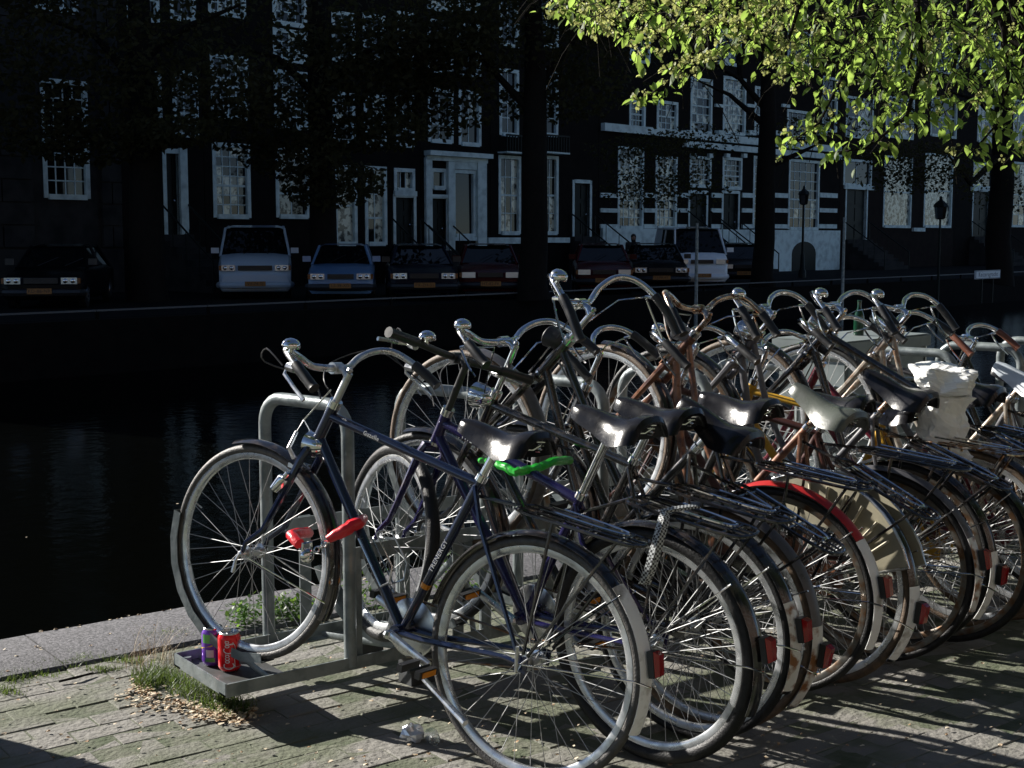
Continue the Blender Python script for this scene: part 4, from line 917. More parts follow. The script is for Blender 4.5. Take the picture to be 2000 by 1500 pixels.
# lettering on top tube and seat tube
def tube_text(bk,txt,size,p,q,tpos,rad,name='lettering',m='canwhite'):
    p,q=Vector(p),Vector(q); d=(q-p).normalized(); nrm=Vector((0,1,0)); n2=nrm; u=n2.cross(d)
    if u.z<0: d=-d; u=n2.cross(d)
    c=p+(q-p)*tpos+n2*(rad+.0012)
    Mt=Matrix(((d.x,u.x,n2.x,c.x),(d.y,u.y,n2.y,c.y),(d.z,u.z,n2.z,c.z),(0,0,0,1)))
    # letters run so they read from the side that is in view
    Mt=Mt@Matrix.Rotation(0 if d.x<0 else 0,4,'Z')
    link(name,text_mesh(txt,size,.0006,M[m],1.1),bk['b'],Mt)
tube_text(B1,'Gazelle',.019,B1['HT']-Vector((0,0,.03)),B1['SS']-Vector((0,0,.02)),.3,.0142)
tube_text(B1,'TRENERGY',.021,B1['SS'],B1['BB'],.50,.0145)
mb=MB(); q0=B1['SS']+(B1['BB']-B1['SS'])*.68; dv=(B1['BB']-B1['SS']).normalized(); mb.tube([q0,q0+dv*.016],.0156,12); add(B1,mb,'orange_band','orangelens')
# plastic head of the top tube sleeve: chain lock with red sleeve as things of their own
def wavy(P,amp,rr):
    out=[]
    for i,p in enumerate(P): out.append(Vector(p)+Vector((rr.uniform(-amp,amp),rr.uniform(-amp,amp),rr.uniform(-amp,amp))))
    return out
def interp(P,n):
    P=[Vector(p) for p in P]; out=[]
    for i in range(len(P)-1):
        for k in range(n): out.append(P[i].lerp(P[i+1],k/n))
    out.append(P[-1]); return out
rr=random.Random(5)
lk=thing('chain_lock','red-sleeved chain lock with silver padlock round the wheel of the navy bicycle','lock')
dl=3.98
Pa=[D(608,1082,dl),D(640,1055,dl),D(672,1036,dl),D(700,1020,dl+.02),D(712,1012,dl+.08)]
mb=MB(); pp=interp(Pa[1:],4); mb.tube(wavy(pp,.002,rr),[.013+.007*sin(PI*min(i/len(pp)*1.1,1)) for i in range(len(pp))],9); mb.build('sleeve',M['redsleeve'],lk)
Pb=[D(600,1078,dl),D(584,1062,dl+.02),D(570,1045,dl+.06),D(590,1040,dl+.12),D(603,1040,dl+.2)]
mb=MB(); pp=interp(Pb[1:],3); mb.tube(wavy(pp,.002,rr),.017,9); mb.build('sleeve',M['redsleeve'],lk)
mb=MB(); c=D(600,1085,dl-.01); mb.ball(c,.024,12,(1,.7,1)); mb.tube([c+Vector((-.015,0,.015)),c+Vector((-.014,0,.038)),c+Vector((.014,0,.038)),c+Vector((.015,0,.015))],.005,7); mb.build('padlock',M['chrome'],lk)
for k in range(5): 
    c=D(612+7*k,1078-5*k,dl); mb=MB(); mb.tube([c+Vector((.009*cos(t_),0 if k%2 else .009*sin(t_),.009*sin(t_) if k%2 else 0)) for t_ in [2*PI*i/8 for i in range(8)]],.0028,5,closed=True); mb.build('chain_link',M['chrome'],lk)
# pump along the lower wheel: pale rod reaching to the hub
# ---- second: blue mountain bicycle
B2=bicycle('violet-blue mountain bicycle with flat black bar and knobbly tyres, second from the left',(2.574,2.731,103.4,.7,7.8),'mtb','blue','tyre','rim',bar='flat',barmat='plastic',steer=R(-22),steerbar=R(-12),barroll=R(13),
   bell=1,fend='black',tip=None,tail=True,carrier='black',crank=R(20),sadz=.985,levers=True,stemz=1.03,tr=.022,seed=.2,frontf=False,ftyre='tyre',R0=.335)
tube_text(B2,'MTB',.022,B2['HT']-Vector((0,0,.03)),B2['SS']-Vector((0,0,.02)),.2,.016)
# ---- the others
B3=bicycle('black roadster with chrome bullet headlight and bell at the bar end, third from the left',(2.791,2.795,103.8,.2,7.9),'diamond','black','tyre','rim',bar='touring',light='chrome',bell=1,crank=R(150),sadz=.985,stemz=1.07,seed=.4,tip='rustwhite',tail=True)
BA=bicycle('black tourer with high chrome bar and large bell, front wheel raised in the rack',(2.894,2.815,105.4,-1.5,23.6),'lady','black','tanwall','rim',bar='high',light='dark',bell=1,crank=R(60),sadz=.925,seed=.6,stemz=1.02,tip='rustwhite',fend='greyp')
B4=bicycle('black roadster whose rear mudguard is red on top and white below',(3.32,2.921,104.9,-.1,6.2),'oma','black','tyre','darkrim',bar='dutch',bell=1,crank=R(200),sadz=.958,seed=.8,redtop=True,tip='whitep',tipa=(R(138),R(196)),steerbar=R(8))
BB_=bicycle('rusty-barred lady bicycle with beige ribbed skirt guard, front wheel raised',(3.50,2.908,98.5,-3.5,22.2),'oma','copperp','tanwall','rim',bar='touring',barmat='rustchrome',colmat='rustchrome',bell=None,crank=R(120),sadz=.922,stemz=.98,seed=.1,guard='cream',tip='whitep',light='grey',saddle='leather2')
B5=bicycle('dark brown roadster with low chrome bar, half hidden behind the skirt-guard bicycle',(3.851,2.927,109.6,-.3,5.9),'diamond','brownp','tyre','darkrim',bar='dutch',barmat='chrome',crank=R(30),sadz=.931,seed=.3,tip='rustwhite',bell=1,fend='greyp')
BC=bicycle('grey bicycle with orange-rusted stem and black ribbed grip, wheel raised mid-row',(4.079,3.0,103.5,-.3,20.1),'oma','greyp','tyre','darkrim',bar='dutch',barmat='chrome',colmat='rustchrome',crank=R(210),sadz=.939,stemz=.985,seed=.5,tip='whitep',bell=1,light='chrome')
B6=bicycle('yellow-framed old bicycle with low saddle wedged between two raised bicycles',(4.241,2.93,102.8,-.3,2.9),'diamond','yellow','tyre','darkrim',bar='touring',crank=R(70),sadz=.875,seed=.7,tip='rustwhite',fend='black',carrier='rustchrome')
BD=bicycle('black bicycle with chrome bullet headlight before the grey cabinet, wheel raised',(4.49,2.996,104.9,-1.2,21.1),'diamond','black','tanwall','rim',bar='touring',colmat='rustchrome',crank=R(160),sadz=.928,stemz=.97,seed=.9,tip='whitep',bell=1,light='chrome',saddle='leather')
B7=bicycle('maroon step-through bicycle with the white plastic bag on its carrier',(4.66,2.97,104,-.5,6.5),'lady','maroon','tanwall','rim',bar='touring',crank=R(250),sadz=.90,seed=.15,tip='whitep',bell=None)
BE=bicycle('worn silver bicycle with bell and pale saddle, right of the maroon one, wheel raised',(4.904,2.973,99.5,-1,19),'oma','silverp','tyre','rim',bar='dutch',barmat='chrome',crank=R(100),sadz=.92,stemz=.965,seed=.35,tip='whitep',bell=1,saddle='palesad',colmat='rustchrome')
B8=bicycle('grey bicycle low in the rack near the right edge of the picture',(5.18,3.0,105,0,6.5),'diamond','greyp','tyre','rim',bar='touring',crank=R(30),sadz=.93,seed=.55,tip=None)
BF=bicycle('black bicycle with brown grips cut off by the right edge of the picture',(5.80,3.02,101,-.5,6),'oma','black','tyre','darkrim',bar='dutch',crank=R(190),sadz=.93,stemz=.95,seed=.75,tip='whitep',grip='brownplastic',saddle='palesad')
BIKES=[B1,B2,B3,BA,B4,BB_,B5,BC,B6,BD,B7,BE,B8,BF]
# wheel gutters of the rack follow the front wheels
for k,bk in enumerate(BIKES):
    pts=[]
    for i in range(9):
        a=R(-112+ (120)*i/8) if bk is B1 else R(-125+(95)*i/8)
        p=bk['M']@Vector((bk['wb']+(WR+.006)*cos(a),0,WR+(WR+.006)*sin(a))); pts.append(p)
    ax=(bk['M'].to_3x3()@Vector((0,1,0)))
    rows=[]; cen=bk['M']@Vector((bk['wb'],0,WR)); w_=.058
    for p in pts:
        inn=(cen-p).normalized(); t_=.003
        rows.append([p-ax*w_/2+inn*.03,p-ax*w_/2,p+ax*w_/2,p+ax*w_/2+inn*.03,p+ax*(w_/2-t_)+inn*.03,p+ax*(w_/2-t_)+inn*t_,p-ax*(w_/2-t_)+inn*t_,p-ax*(w_/2-t_)+inn*.03])
    MB().grid(rows,cv=True).build('wheel_gutter',M['steel'],rk,smooth=False)
    low=min(pts,key=lambda p:p.z)
    # flat brace from gutter down to both rails
    mb=MB(); dirv=(pts[-1]-pts[0]); dirv.z=0; dirv.normalize()
    e=low-Vector((0,0,.004))
    mb.tube([e,Vector((e.x+(Y1+.02-e.y)*-.25,Y1+.02,RZ+.01))],.012,6,flat=.3); mb.tube([e,Vector((e.x+(Y2-.02-e.y)*-.25,Y2-.02,RZ+.01))],.012,6,flat=.3)
    mb.build('brace',M['steel'],rk)
# ================================================================== small things around the rack
def can(label,P,kind,rz=0):
    root=thing('drink_can',label,'can',Matrix.Translation(P)@Matrix.Rotation(rz,4,'Z')@Matrix.Scale(1.12,4))
    r=.033; mb=MB(); mb.lathe([(.024,.001),(.027,.003),(.0325,.012),(r,.016),(r,.098),(.0325,.101),(.028,.110)],40,cap=False); body=mb.build('body',M['cola' if kind=='cola' else 'violet'],root)
    mb=MB(); mb.lathe([(.001,.004),(.022,.004),(.024,.000),(.027,.003)],32,cap=False); mb.lathe([(.028,.110),(.0285,.1135),(.027,.115),(.0255,.1125),(.0245,.1085),(.001,.1085)],32,cap=False)
    mb.lathe([(.0335,.0155),(.0335,.0165)],40,cap=False)
    lid=mb.build('lid',M['alu'],root)
    mb=MB(); mb.tube([(.010*cos(t_)+.004,.007*sin(t_),.1105) for t_ in [2*PI*i/10 for i in range(10)]],.0015,5,closed=True); mb.build('ring_pull',M['alu'],lid)
    if kind=='cola':
        # script wordmark reading upwards, wrapped on the cylinder: strokes in (u=up the can, v=around)
        def stroke(pts,w_):
            n=[]; P2=[Vector((p[0],p[1],0)) for p in pts]; out=[P2[0]]
            for i in range(len(P2)-1):
                p0=P2[max(i-1,0)]; p1=P2[i]; p2=P2[i+1]; p3=P2[min(i+2,len(P2)-1)]
                for q in (.2,.4,.6,.8,1): out.append(.5*((2*p1)+(p2-p0)*q+(2*p0-5*p1+4*p2-p3)*q*q+(-p0+3*p1-3*p2+p3)*q**3))
            return out
        def arcp(cx,cy,rx,ry,a0,a1,n=8): return [(cx+rx*cos(R(a0+(a1-a0)*i/n)),cy+ry*sin(R(a0+(a1-a0)*i/n))) for i in range(n+1)]
        st=[]
        st.append((arcp(.010,.0,.011,.014,50,300),.0032))                      # C
        st.append(([(.016,.010),(.006,.019),(.002,.012),(.010,.017),(.030,.0165),(.042,.019)],.0018))   # flourish
        for cx in (.0235,): st.append((arcp(cx,-.004,.0042,.0055,0,360),.0024))  # o
        st.append((arcp(.033,-.004,.0042,.0055,50,310),.0024))                  # c
        st.append((arcp(.0415,-.004,.0038,.0052,0,360),.0022)); st.append(([(.0455,.001),(.0452,-.007),(.0475,-.009)],.0022))  # a
        st.append(([(.049,-.003),(.052,-.0035)],.0024))
        st.append((arcp(.061,.0,.0105,.014,50,300),.0032))                      # C
        st.append(([(.066,.010),(.060,.018),(.072,.0185),(.086,.012)],.0018))
        st.append((arcp(.0735,-.004,.0040,.0055,0,360),.0024))                  # o
        st.append(([(.0785,-.006),(.0815,.010),(.0795,.012),(.079,-.002),(.081,-.009)],.0022))  # l
        st.append((arcp(.0865,-.004,.0036,.0052,0,360),.0022)); st.append(([(.090,.001),(.0898,-.007),(.092,-.009)],.0022))  # a
        mb=MB()
        for pts,w_ in st:
            path=stroke(pts,w_); rows=[]; rr_=r+.0005
            for i,p in enumerate(path):
                a=path[max(i-1,0)]; b_=path[min(i+1,len(path)-1)]; d=(b_-a); d=d.normalized() if d.length>1e-9 else Vector((1,0,0)); n_=Vector((-d.y,d.x,0))
                row=[]
                for s_ in (-.5,.5):
                    q=p+n_*w_*s_; ang=-(q.y*1.02)/r; z=.013+q.x*.90
                    row.append((rr_*cos(-ang),rr_*sin(-ang),z))
                rows.append(row)
            mb.grid(rows)
        mb.build('lettering',M['canwhite'],root)
    else:
        def patch(nm,m,a0,a1,z0,z1,skew=0):
            rows=[]; 
            for i in range(9):
                a=a0+(a1-a0)*i/8; zz=skew*i/8; rows.append([((r+.0004)*cos(a),(r+.0004)*sin(a),z0+zz),((r+.0004)*cos(a),(r+.0004)*sin(a),z1+zz*.4)])
            MB().grid(rows).build(nm,M[m],root)
        patch('green_patch','lime',R(25),R(95),.072,.0975,.0); patch('yellow_wedge','canyellow',R(0),R(80),.050,.056,.018); patch('blue_patch','blue',R(-60),R(-5),.018,.045,.012); patch('green_patch','lime',R(40),R(90),.017,.028); patch('silver_patch','canwhite',R(45),R(85),.03,.052)
    return root
cdir=math.atan2(-CF.y,-CF.x)
def onz(px,py,z): p=G(px,py,z); p.z=z; return p
can('red cola can with white upright script, standing on the rack tray',onz(449,1308,RZ+.0125),'cola',cdir+R(8))
can('purple and green fizzy drink can behind the red can on the tray',onz(417,1297,RZ+.0125),'fizz',cdir-R(70))
# green sleeved lock
rr=random.Random(8); lk=thing('cable_lock','bright green plastic-sleeved lock hanging between the saddles','lock')
Pg=[D(940,898,4.25),D(965,903,4.1),D(1005,922,4.02),D(1040,917,4.05),D(1075,903,4.12),D(1113,897,4.3)]
pp=interp(Pg,6); mb=MB(); mb.tube(wavy(pp,.0035,rr),[.009+.005*min(1,i/12) for i in range(len(pp))],8); mb.build('sleeve',M['greensleeve'],lk)
mb=MB(); mb.tube([D(1113,897,4.3),D(1120,880,4.35),D(1080,868,4.4),D(1000,880,4.35),D(940,898,4.25)],.004,6); mb.build('cable',M['plastic'],lk)
# checked strap on the carrier of the second bicycle
M['strap']=mat('checked_strap',(.5,.52,.52),.6)
t=M['strap'].node_tree; g=t.nodes.new('ShaderNodeNewGeometry'); c=t.nodes.new('ShaderNodeTexChecker'); c.inputs['Scale'].default_value=150; c.inputs[1].default_value=(.55,.58,.58,1); c.inputs[2].default_value=(.03,.03,.035,1)
t.links.new(g.outputs['Position'],c.inputs['Vector']); t.links.new(c.outputs[0],t.nodes['Principled BSDF'].inputs['Base Color'])
rows=[]
for px,py,dd in ((1362,984,3.72),(1330,988,3.68),(1300,994,3.66),(1296,1015,3.64),(1288,1045,3.62),(1280,1075,3.62),(1270,1110,3.62),(1258,1140,3.64)):
    wpx=12 if py>1000 else 8
    rows.append([D(px-wpx,py,dd),D(px,py+(0 if py>1000 else 4),dd-.012),D(px+wpx,py+2+(0 if py>1000 else 6),dd),D(px,py+2,dd+.006)])
mb=MB(); mb.grid(rows,cv=True); tag(mb.build('luggage_strap',M['strap']),'black and white checked strap hanging from a carrier','strap')
# crumpled foil and clear cup on the paving
def crumple(name,m,P,r,sc,label,cat,seed,lvl=2,amp=.35):
    rr=random.Random(seed); mb=MB(); mb.ball((0,0,0),r,14,sc); cache={}
    vs=[]
    for v in mb.v:
        k=tuple(round(c,5) for c in v)
        if k not in cache: cache[k]=1+rr.uniform(-amp,amp*.7)
        f=cache[k]; vs.append((v[0]*f,v[1]*f,max(v[2]*f,-r*sc[2]*.8)))
    mb.v=vs; o=mb.build(name,M[m],None,smooth=False,M=Matrix.Translation(P+Vector((0,0,r*sc[2]*.8)))); return tag(o,label,cat)
crumple('crumpled_foil','foil',onz(806,1446,.002),.034,(1.1,.9,.8),'ball of crumpled silver foil on the moss-green paving','litter',3)
cp=thing('plastic_cup','clear crushed plastic cup lying beside the foil ball','cup',Matrix.Translation(onz(850,1446,.016))@Matrix.Rotation(R(75),4,'Z')@Matrix.Rotation(R(85),4,'Y'))
M['cup'].node_tree.nodes['Principled BSDF'].inputs['Transmission Weight'].default_value=.9; M['cup'].node_tree.nodes['Principled BSDF'].inputs['Base Color'].default_value=(.9,.95,.95,1)
mb=MB(); mb.lathe([(.017,0),(.0172,.0),(.022,.04),(.0225,.041),(.0215,.04),(.0165,.002)],18,cap=False); mb.build('wall',M['cup'],cp); mb=MB(); mb.lathe([(.0165,.0),(.0165,.0015)],18); mb.build('base',M['cup'],cp)
tw=MB(); tw.tube([onz(115,1331,.008),onz(150,1323,.011),onz(182,1314,.008)],[.004,.005,.003],6); tag(tw.build('twig',M['bark']),'short brown twig lying on the paving near the kerb','twig')
# moss, grass, weeds, seeds
def grass(name,n,fn,hmin,hmax,label,seed,m='grass',wd=.0017):
    rr=random.Random(seed); vs=[];fs=[]
    for _ in range(n):
        x,y,z=fn(rr); h=rr.uniform(hmin,hmax); a=rr.uniform(0,2*PI); dx,dy=cos(a),sin(a); l=h*rr.uniform(.2,.9); w_=wd*rr.uniform(.7,1.5); k=len(vs)
        for i in range(4):
            q=i/3; px=x+dx*l*q*q; py=y+dy*l*q*q; pz=z+h*q*(1-.25*q); ww=w_*(1-q*.95); vs+=[(px-dy*ww,py+dx*ww,pz),(px+dy*ww,py-dx*ww,pz)]
        for i in range(3): fs.append((k+2*i,k+2*i+1,k+2*i+3,k+2*i+2))
    mb=MB(); mb.add(vs,fs); return tag(mb.build(name,M[m],None,smooth=False),label,'grass',kind='stuff')
def clump(cs):
    def f(rr):
        px,py,sx,sy=cs[rr.randrange(len(cs))]; p=G(rr.gauss(px,sx),rr.gauss(py,sy),0); return p.x,p.y,-.005
    return f
grass('grass_tuft',1700,clump([(300,1325,18,10),(330,1330,24,9),(375,1352,20,9),(425,1372,22,8),(455,1388,18,7),(282,1340,10,7)]),.015,.085,'tuft of green grass growing round the end of the rack',1)
grass('grass_strip',1500,clump([(10,1325,25,5),(60,1318,25,4),(120,1300,25,4),(160,1290,14,5),(230,1290,30,4),(12,1350,18,5),(330,1240,30,5),(205,1308,20,3)]),.01,.04,'thin strip of weeds along the joint beside the kerb stones',2)
def leafy(name,n,fn,size,label,seed,cat,m='grass',hmax=.12):
    rr=random.Random(seed); vs=[];fs=[]
    for _ in range(n):
        x,y,z=fn(rr); z=rr.uniform(.01,hmax); s=size*rr.uniform(.6,1.4); a=Vector((rr.uniform(-1,1),rr.uniform(-1,1),rr.uniform(-.1,.7))).normalized(); b_=a.cross(Vector((0,0,1))).normalized(); k=len(vs); p=Vector((x,y,z))
        vs+=[p,p+a*s*.5+b_*s*.33,p+a*s,p+a*s*.5-b_*s*.33]; fs.append((k,k+1,k+2,k+3))
    mb=MB(); mb.add(vs,fs); return tag(mb.build(name,M[m],None,smooth=False),label,cat,kind='stuff')
M['weedleaf']=leafmat('weed_leaf',(.06,.13,.03),(.2,.35,.05),.4)
leafy('weeds',900,clump([(470,1225,12,5),(520,1215,22,7),(560,1208,16,7),(600,1215,16,6)]),.022,'low green weeds growing along the kerb under the rack',3,'weed','weedleaf',.09)
leafy('weeds',500,clump([(720,1190,20,10),(870,1150,20,14),(960,1130,14,12),(930,1160,14,10)]),.022,'green weeds seen through the wheels behind the navy bicycle',4,'weed','weedleaf',.14)
grass('seed_stalks',150,clump([(270,1300,14,8),(300,1290,16,8),(330,1300,14,8),(700,1190,18,8)]),.10,.20,'thin pale grass stalks with seed heads beside the rack end',5,'petal',.0009)
def petals(n,fn,label,seed,s0=.007,s1=.016):
    rr=random.Random(seed); vs=[];fs=[]
    for _ in range(n):
        x,y,z=fn(rr); s=rr.uniform(s0,s1); a=rr.uniform(0,6.28); zz=rr.uniform(.003,.012); k=len(vs)
        for i in range(7): t_=a+2*PI*i/7; vs.append((x+s*cos(t_),y+s*.75*sin(t_),zz+rr.uniform(0,.006)))
        fs.append(tuple(range(k,k+7)))
    mb=MB(); mb.add(vs,fs); return tag(mb.build('fallen_seeds',M['petal'],None,smooth=False),label,'litter',kind='stuff')
petals(520,clump([(290,1370,26,14),(345,1382,26,8),(390,1398,24,7),(430,1405,24,6),(275,1345,12,8),(470,1400,20,8)]),'drift of dry cream elm seeds at the foot of the rack',6,.003,.012)
def scat(rr):
    p=G(rr.uniform(-50,2050),1120+rr.random()**.7*380,0); y=min(p.y,QY-.03); return p.x,y,0
petals(420,scat,'scattered dry elm seeds lying over the paving and kerb',7,.004,.009)
# grey cabinet with bottle at the quay
cx,cy=5.95,4.72
cb=thing('utility_cabinet','waist-high grey metal cabinet standing at the quay edge behind the bicycles','cabinet',Matrix.Translation((cx,cy,.012))@Matrix.Rotation(R(8),4,'Z'))
mb=MB(); mb.span((-.42,-.2,0),(.42,.2,.90)); mb.build('body',M['cabinet'],cb,smooth=False)
mb=MB(); mb.span((-.45,-.23,.90),(.45,.23,.96)); mb.span((-.44,-.22,.962),(.44,.22,.968)); mb.build('lid',M['cabinet'],cb,smooth=False)
for s_ in (-1,1): mb=MB(); mb.span((s_*.21-.19,-.212,.06),(s_*.21+.19,-.2005,.86)); d_=mb.build('door',M['cabinet'],cb,smooth=False); mb=MB(); mb.span((s_*.03-.008,-.225,.42),(s_*.03+.008,-.2125,.5)); mb.build('handle',M['alu'],d_,smooth=False)
mb=MB(); mb.span((.415,-.218,.0),(.428,-.2,.9)); mb.build('edge_strip',M['alu'],cb,smooth=False)
bt=thing('glass_bottle','green glass bottle standing on the grey cabinet','bottle',Matrix.Translation((cx+.02,cy-.02,.981))@Matrix.Scale(.8,4))
mb=MB(); mb.lathe([(.03,0),(.036,.004),(.036,.12),(.03,.15),(.014,.19),(.013,.23),(.016,.232),(.016,.24),(.012,.242)],18); mb.build('body',M['greenglass'],bt); mb=MB(); mb.lathe([(.0365,.04),(.0365,.10)],18,cap=False); mb.build('bottle_label',M['greenglass'],bt)
# white bag on the maroon bicycle
from mathutils import noise as NZ
def bagmesh(name,label,prof,c,ry,seed,cat='bag'):
    # outline given as (z, left, right) across the view; creased by ridged noise
    mb=MB(); rows=[]; n=36; xd=CR
    for z,l,r_ in prof:
        row=[]; cx=(l+r_)/2; rx=(r_-l)/2
        for k in range(n):
            ph=2*PI*k/n; u=math.copysign(abs(cos(ph))**.7,cos(ph)); v=math.copysign(abs(sin(ph))**.8,sin(ph))
            p=Vector(c)+CR*(cx+rx*u)+Vector((CF.x,CF.y,0))*ry*v*(.5+.5*min(1,rx/.06))+Vector((0,0,z))
            q=NZ.noise(p*11+Vector((seed,0,0)))+.6*abs(NZ.noise(p*23+Vector((0,seed,0))))+.3*abs(NZ.noise(p*50))
            p=p+(CR*u+Vector((CF.x,CF.y,0))*v)*q*.042*min(1,rx/.04)+Vector((0,0,q*.02)); row.append(p)
        rows.append(row)
    mb.grid(rows,cv=True); mb.add(rows[0],[tuple(range(n))]); mb.add(rows[-1],[tuple(range(n-1,-1,-1))])
    me=mb.mesh(name,M['bag'],False); o=link(name,me); return tag(o,label,cat)
def prof_(P,n=5):
    out=[]
    for (a,b_) in zip(P,P[1:]):
        for k in range(n): q=k/n; out.append(tuple(a[i]*(1-q)+b_[i]*q for i in range(3)))
    out.append(P[-1]); return out
bagmesh('plastic_bag','stuffed white plastic bag on the maroon bicycle, upper of two',prof_([(.050,-.09,-.05),(.056,-.105,-.01),(.045,-.11,.06),(.02,-.108,.10),(-.015,-.095,.105),(-.04,-.05,.09),(-.05,.0,.06)]),D(1846,748,4.98),.085,2.3)
bagmesh('plastic_bag','long folded white plastic bag hanging below the upper white bag',prof_([(.11,-.03,.07),(.10,-.05,.085),(.04,-.08,.075),(-.03,-.095,.06),(-.08,-.07,.06),(-.13,-.02,.06),(-.18,.02,.05)]),D(1850,830,5.02),.07,7.1)
# ================================================================== near elm: trunk outside the view, boughs hanging into it
rr=random.Random(21)
tr=thing('elm_tree','near elm with sunlit yellow-green leaves hanging in at the upper right','tree',Matrix.Translation((10.3,2.6,0)))
TI=Matrix.Translation((-10.3,-2.6,0))
def tl(p): return TI@Vector(p)
mb=MB(); mb.tube([tl((10.3,2.6,-.02)),tl((10.3,2.6,.5)),tl((10.25,2.65,2.2)),tl((10.1,2.8,3.6)),tl((10.1,2.9,6)),tl((10.2,2.7,9))],[.42,.33,.29,.27,.2,.08],14); mb.build('trunk',M['bark'],tr)
def limb(P,r0,r1): 
    n=len(P); mb=MB(); mb.tube([tl(p) for p in P],[r0+(r1-r0)*i/(n-1) for i in range(n)],8); mb.build('limb',M['bark'],tr)
T0=Vector((10.1,2.8,3.6))
limb([T0,D(2080,130,7.2),D(2010,65,7.0),D(1950,-10,6.9),D(1870,-120,6.8),D(1700,-260,6.8),D(1400,-300,6.9),D(1150,-260,7)],.13,.03)
limb([T0+Vector((0,0,.6)),D(2000,-250,8),D(1850,-260,7.8),D(1600,-200,7.7),D(1350,-160,7.6)],.12,.03)
BO=[[(1800,-200),(1795,-20),(1788,60),(1778,120),(1760,160)],[(1400,-220),(1420,-60),(1425,20),(1380,90),(1300,165),(1250,195)],[(1250,-220),(1240,-80),(1200,-10),(1150,60)],[(1200,-230),(1160,-60),(1120,5),(1085,12)],
    [(1700,-220),(1690,-40),(1660,120),(1600,240),(1535,285)],[(1790,0),(1800,120),(1770,230),(1690,290),(1610,300)],[(1900,-120),(1960,60),(1970,160),(1950,240),(1885,312)],[(1960,-50),(2010,150),(2010,250),(1990,300)],[(1600,-200),(1570,-20),(1540,80),(1510,130)],
    [(1795,100),(1810,170),(1815,230)],[(1400,-200),(1380,-60),(1330,30),(1270,90)],[(1500,-200),(1480,-60),(1450,20),(1440,70)],[(1900,-120),(1890,40),(1860,140),(1830,240)]]
leafpts=[]
for bo in BO:
    d0=rr.uniform(6.2,7.6); P=[]
    for i in range(len(bo)-1):
        for k in range(5):
            q=k/5; P.append(D(bo[i][0]*(1-q)+bo[i+1][0]*q,bo[i][1]*(1-q)+bo[i+1][1]*q,d0+rr.uniform(-.04,.04)))
    P.append(D(*bo[-1],d0)); limb(P,.016,.003)
    for i,p in enumerate(P):
        if i>len(P)*.3:
            for _ in range(5): leafpts.append((p+Vector((rr.gauss(0,.05),rr.gauss(0,.05),rr.gauss(0,.035))),1))
LOW=[(1075,0),(1080,15),(1100,30),(1150,62),(1200,55),(1235,88),(1246,150),(1290,165),(1330,155),(1370,140),(1400,115),(1430,95),(1480,110),(1520,160),(1550,215),(1580,275),(1610,290),(1650,280),(1700,262),(1740,250),(1800,262),(1860,262),(1885,305),(1950,300),(2010,285),(2300,280)]
def low(px):
    for (a,b_),(c,d) in zip(LOW,LOW[1:]):
        if a<=px<=c: return b_+(d-b_)*(px-a)/(c-a)
    return 0
ntw=0; twm=MB()
while ntw<860:
    px=rr.uniform(1078,2280); py=rr.uniform(-240,310)
    L=low(px)
    if py>L-8: continue
    dens=1.0 if py<L*.35 else (.75 if px<1520 else .42)
    if px<1400 and py>70: dens=.22 if py<L-45 else .5
    if px>1500 and py>150: dens=.24
    if px>1440 and 90<py<150: dens=.5
    if py<-40: dens*=.5
    if rr.random()>dens: continue
    ntw+=1; d0=rr.uniform(5.8,9.4) ; p=D(px,py,d0); az=rr.uniform(0,2*PI); n=rr.randrange(4,9); twm.tube([tl(p+Vector((cos(az)*.045*k,sin(az)*.045*k,-.0072*k*k+.004))) for k in range(-3,n,2)],.0022,4,cap=False)
    for k in range(n):
        q=p+Vector((cos(az)*.045*k,sin(az)*.045*k,-.012*k*k*.6+.0)); leafpts.append((q+Vector((rr.gauss(0,.012),rr.gauss(0,.012),rr.gauss(0,.012))),0))
def leaf_geo(s,rr_):
    # elm leaf: pointed oval, folded slightly along the midrib, drooping tip
    L=[(0,0,0),(.25,.2,.03),(.55,.24,.02),(.82,.13,-.04),(1,0,-.14),(.82,-.13,-.04),(.55,-.24,.02),(.25,-.2,.03)]
    v=[(x*s,y*s,z*s) for x,y,z in L]+[(.28*s,0,-.015*s),(.58*s,0,-.03*s),(.83*s,0,-.08*s)]
    f=[(0,8,1),(1,8,9,2),(2,9,10,3),(3,10,4),(0,7,8),(7,6,9,8),(6,5,10,9),(5,4,10)]
    return v,f
lv,lf=leaf_geo(1,rr)
LM_=MB().add(lv,lf).mesh('leaf',M['leaf'],True)
def seed_geo():
    mb=MB(); r2=random.Random(4)
    for k in range(9):
        c=Vector((r2.gauss(0,.28),r2.gauss(0,.28),r2.gauss(0,.22))); a=Vector((r2.uniform(-1,1),r2.uniform(-1,1),r2.uniform(-1,1))).normalized(); b_=a.orthogonal().normalized(); e=a.cross(b_)
        mb.add([c+b_*.2*cos(t_)+e*.2*sin(t_)+a*.03*(i%2) for i,t_ in enumerate([2*PI*i/7 for i in range(7)])],[tuple(range(7))])
    return mb
SG=seed_geo(); SM=SG.mesh('seed_cluster',M['seed'],False)
items=[]
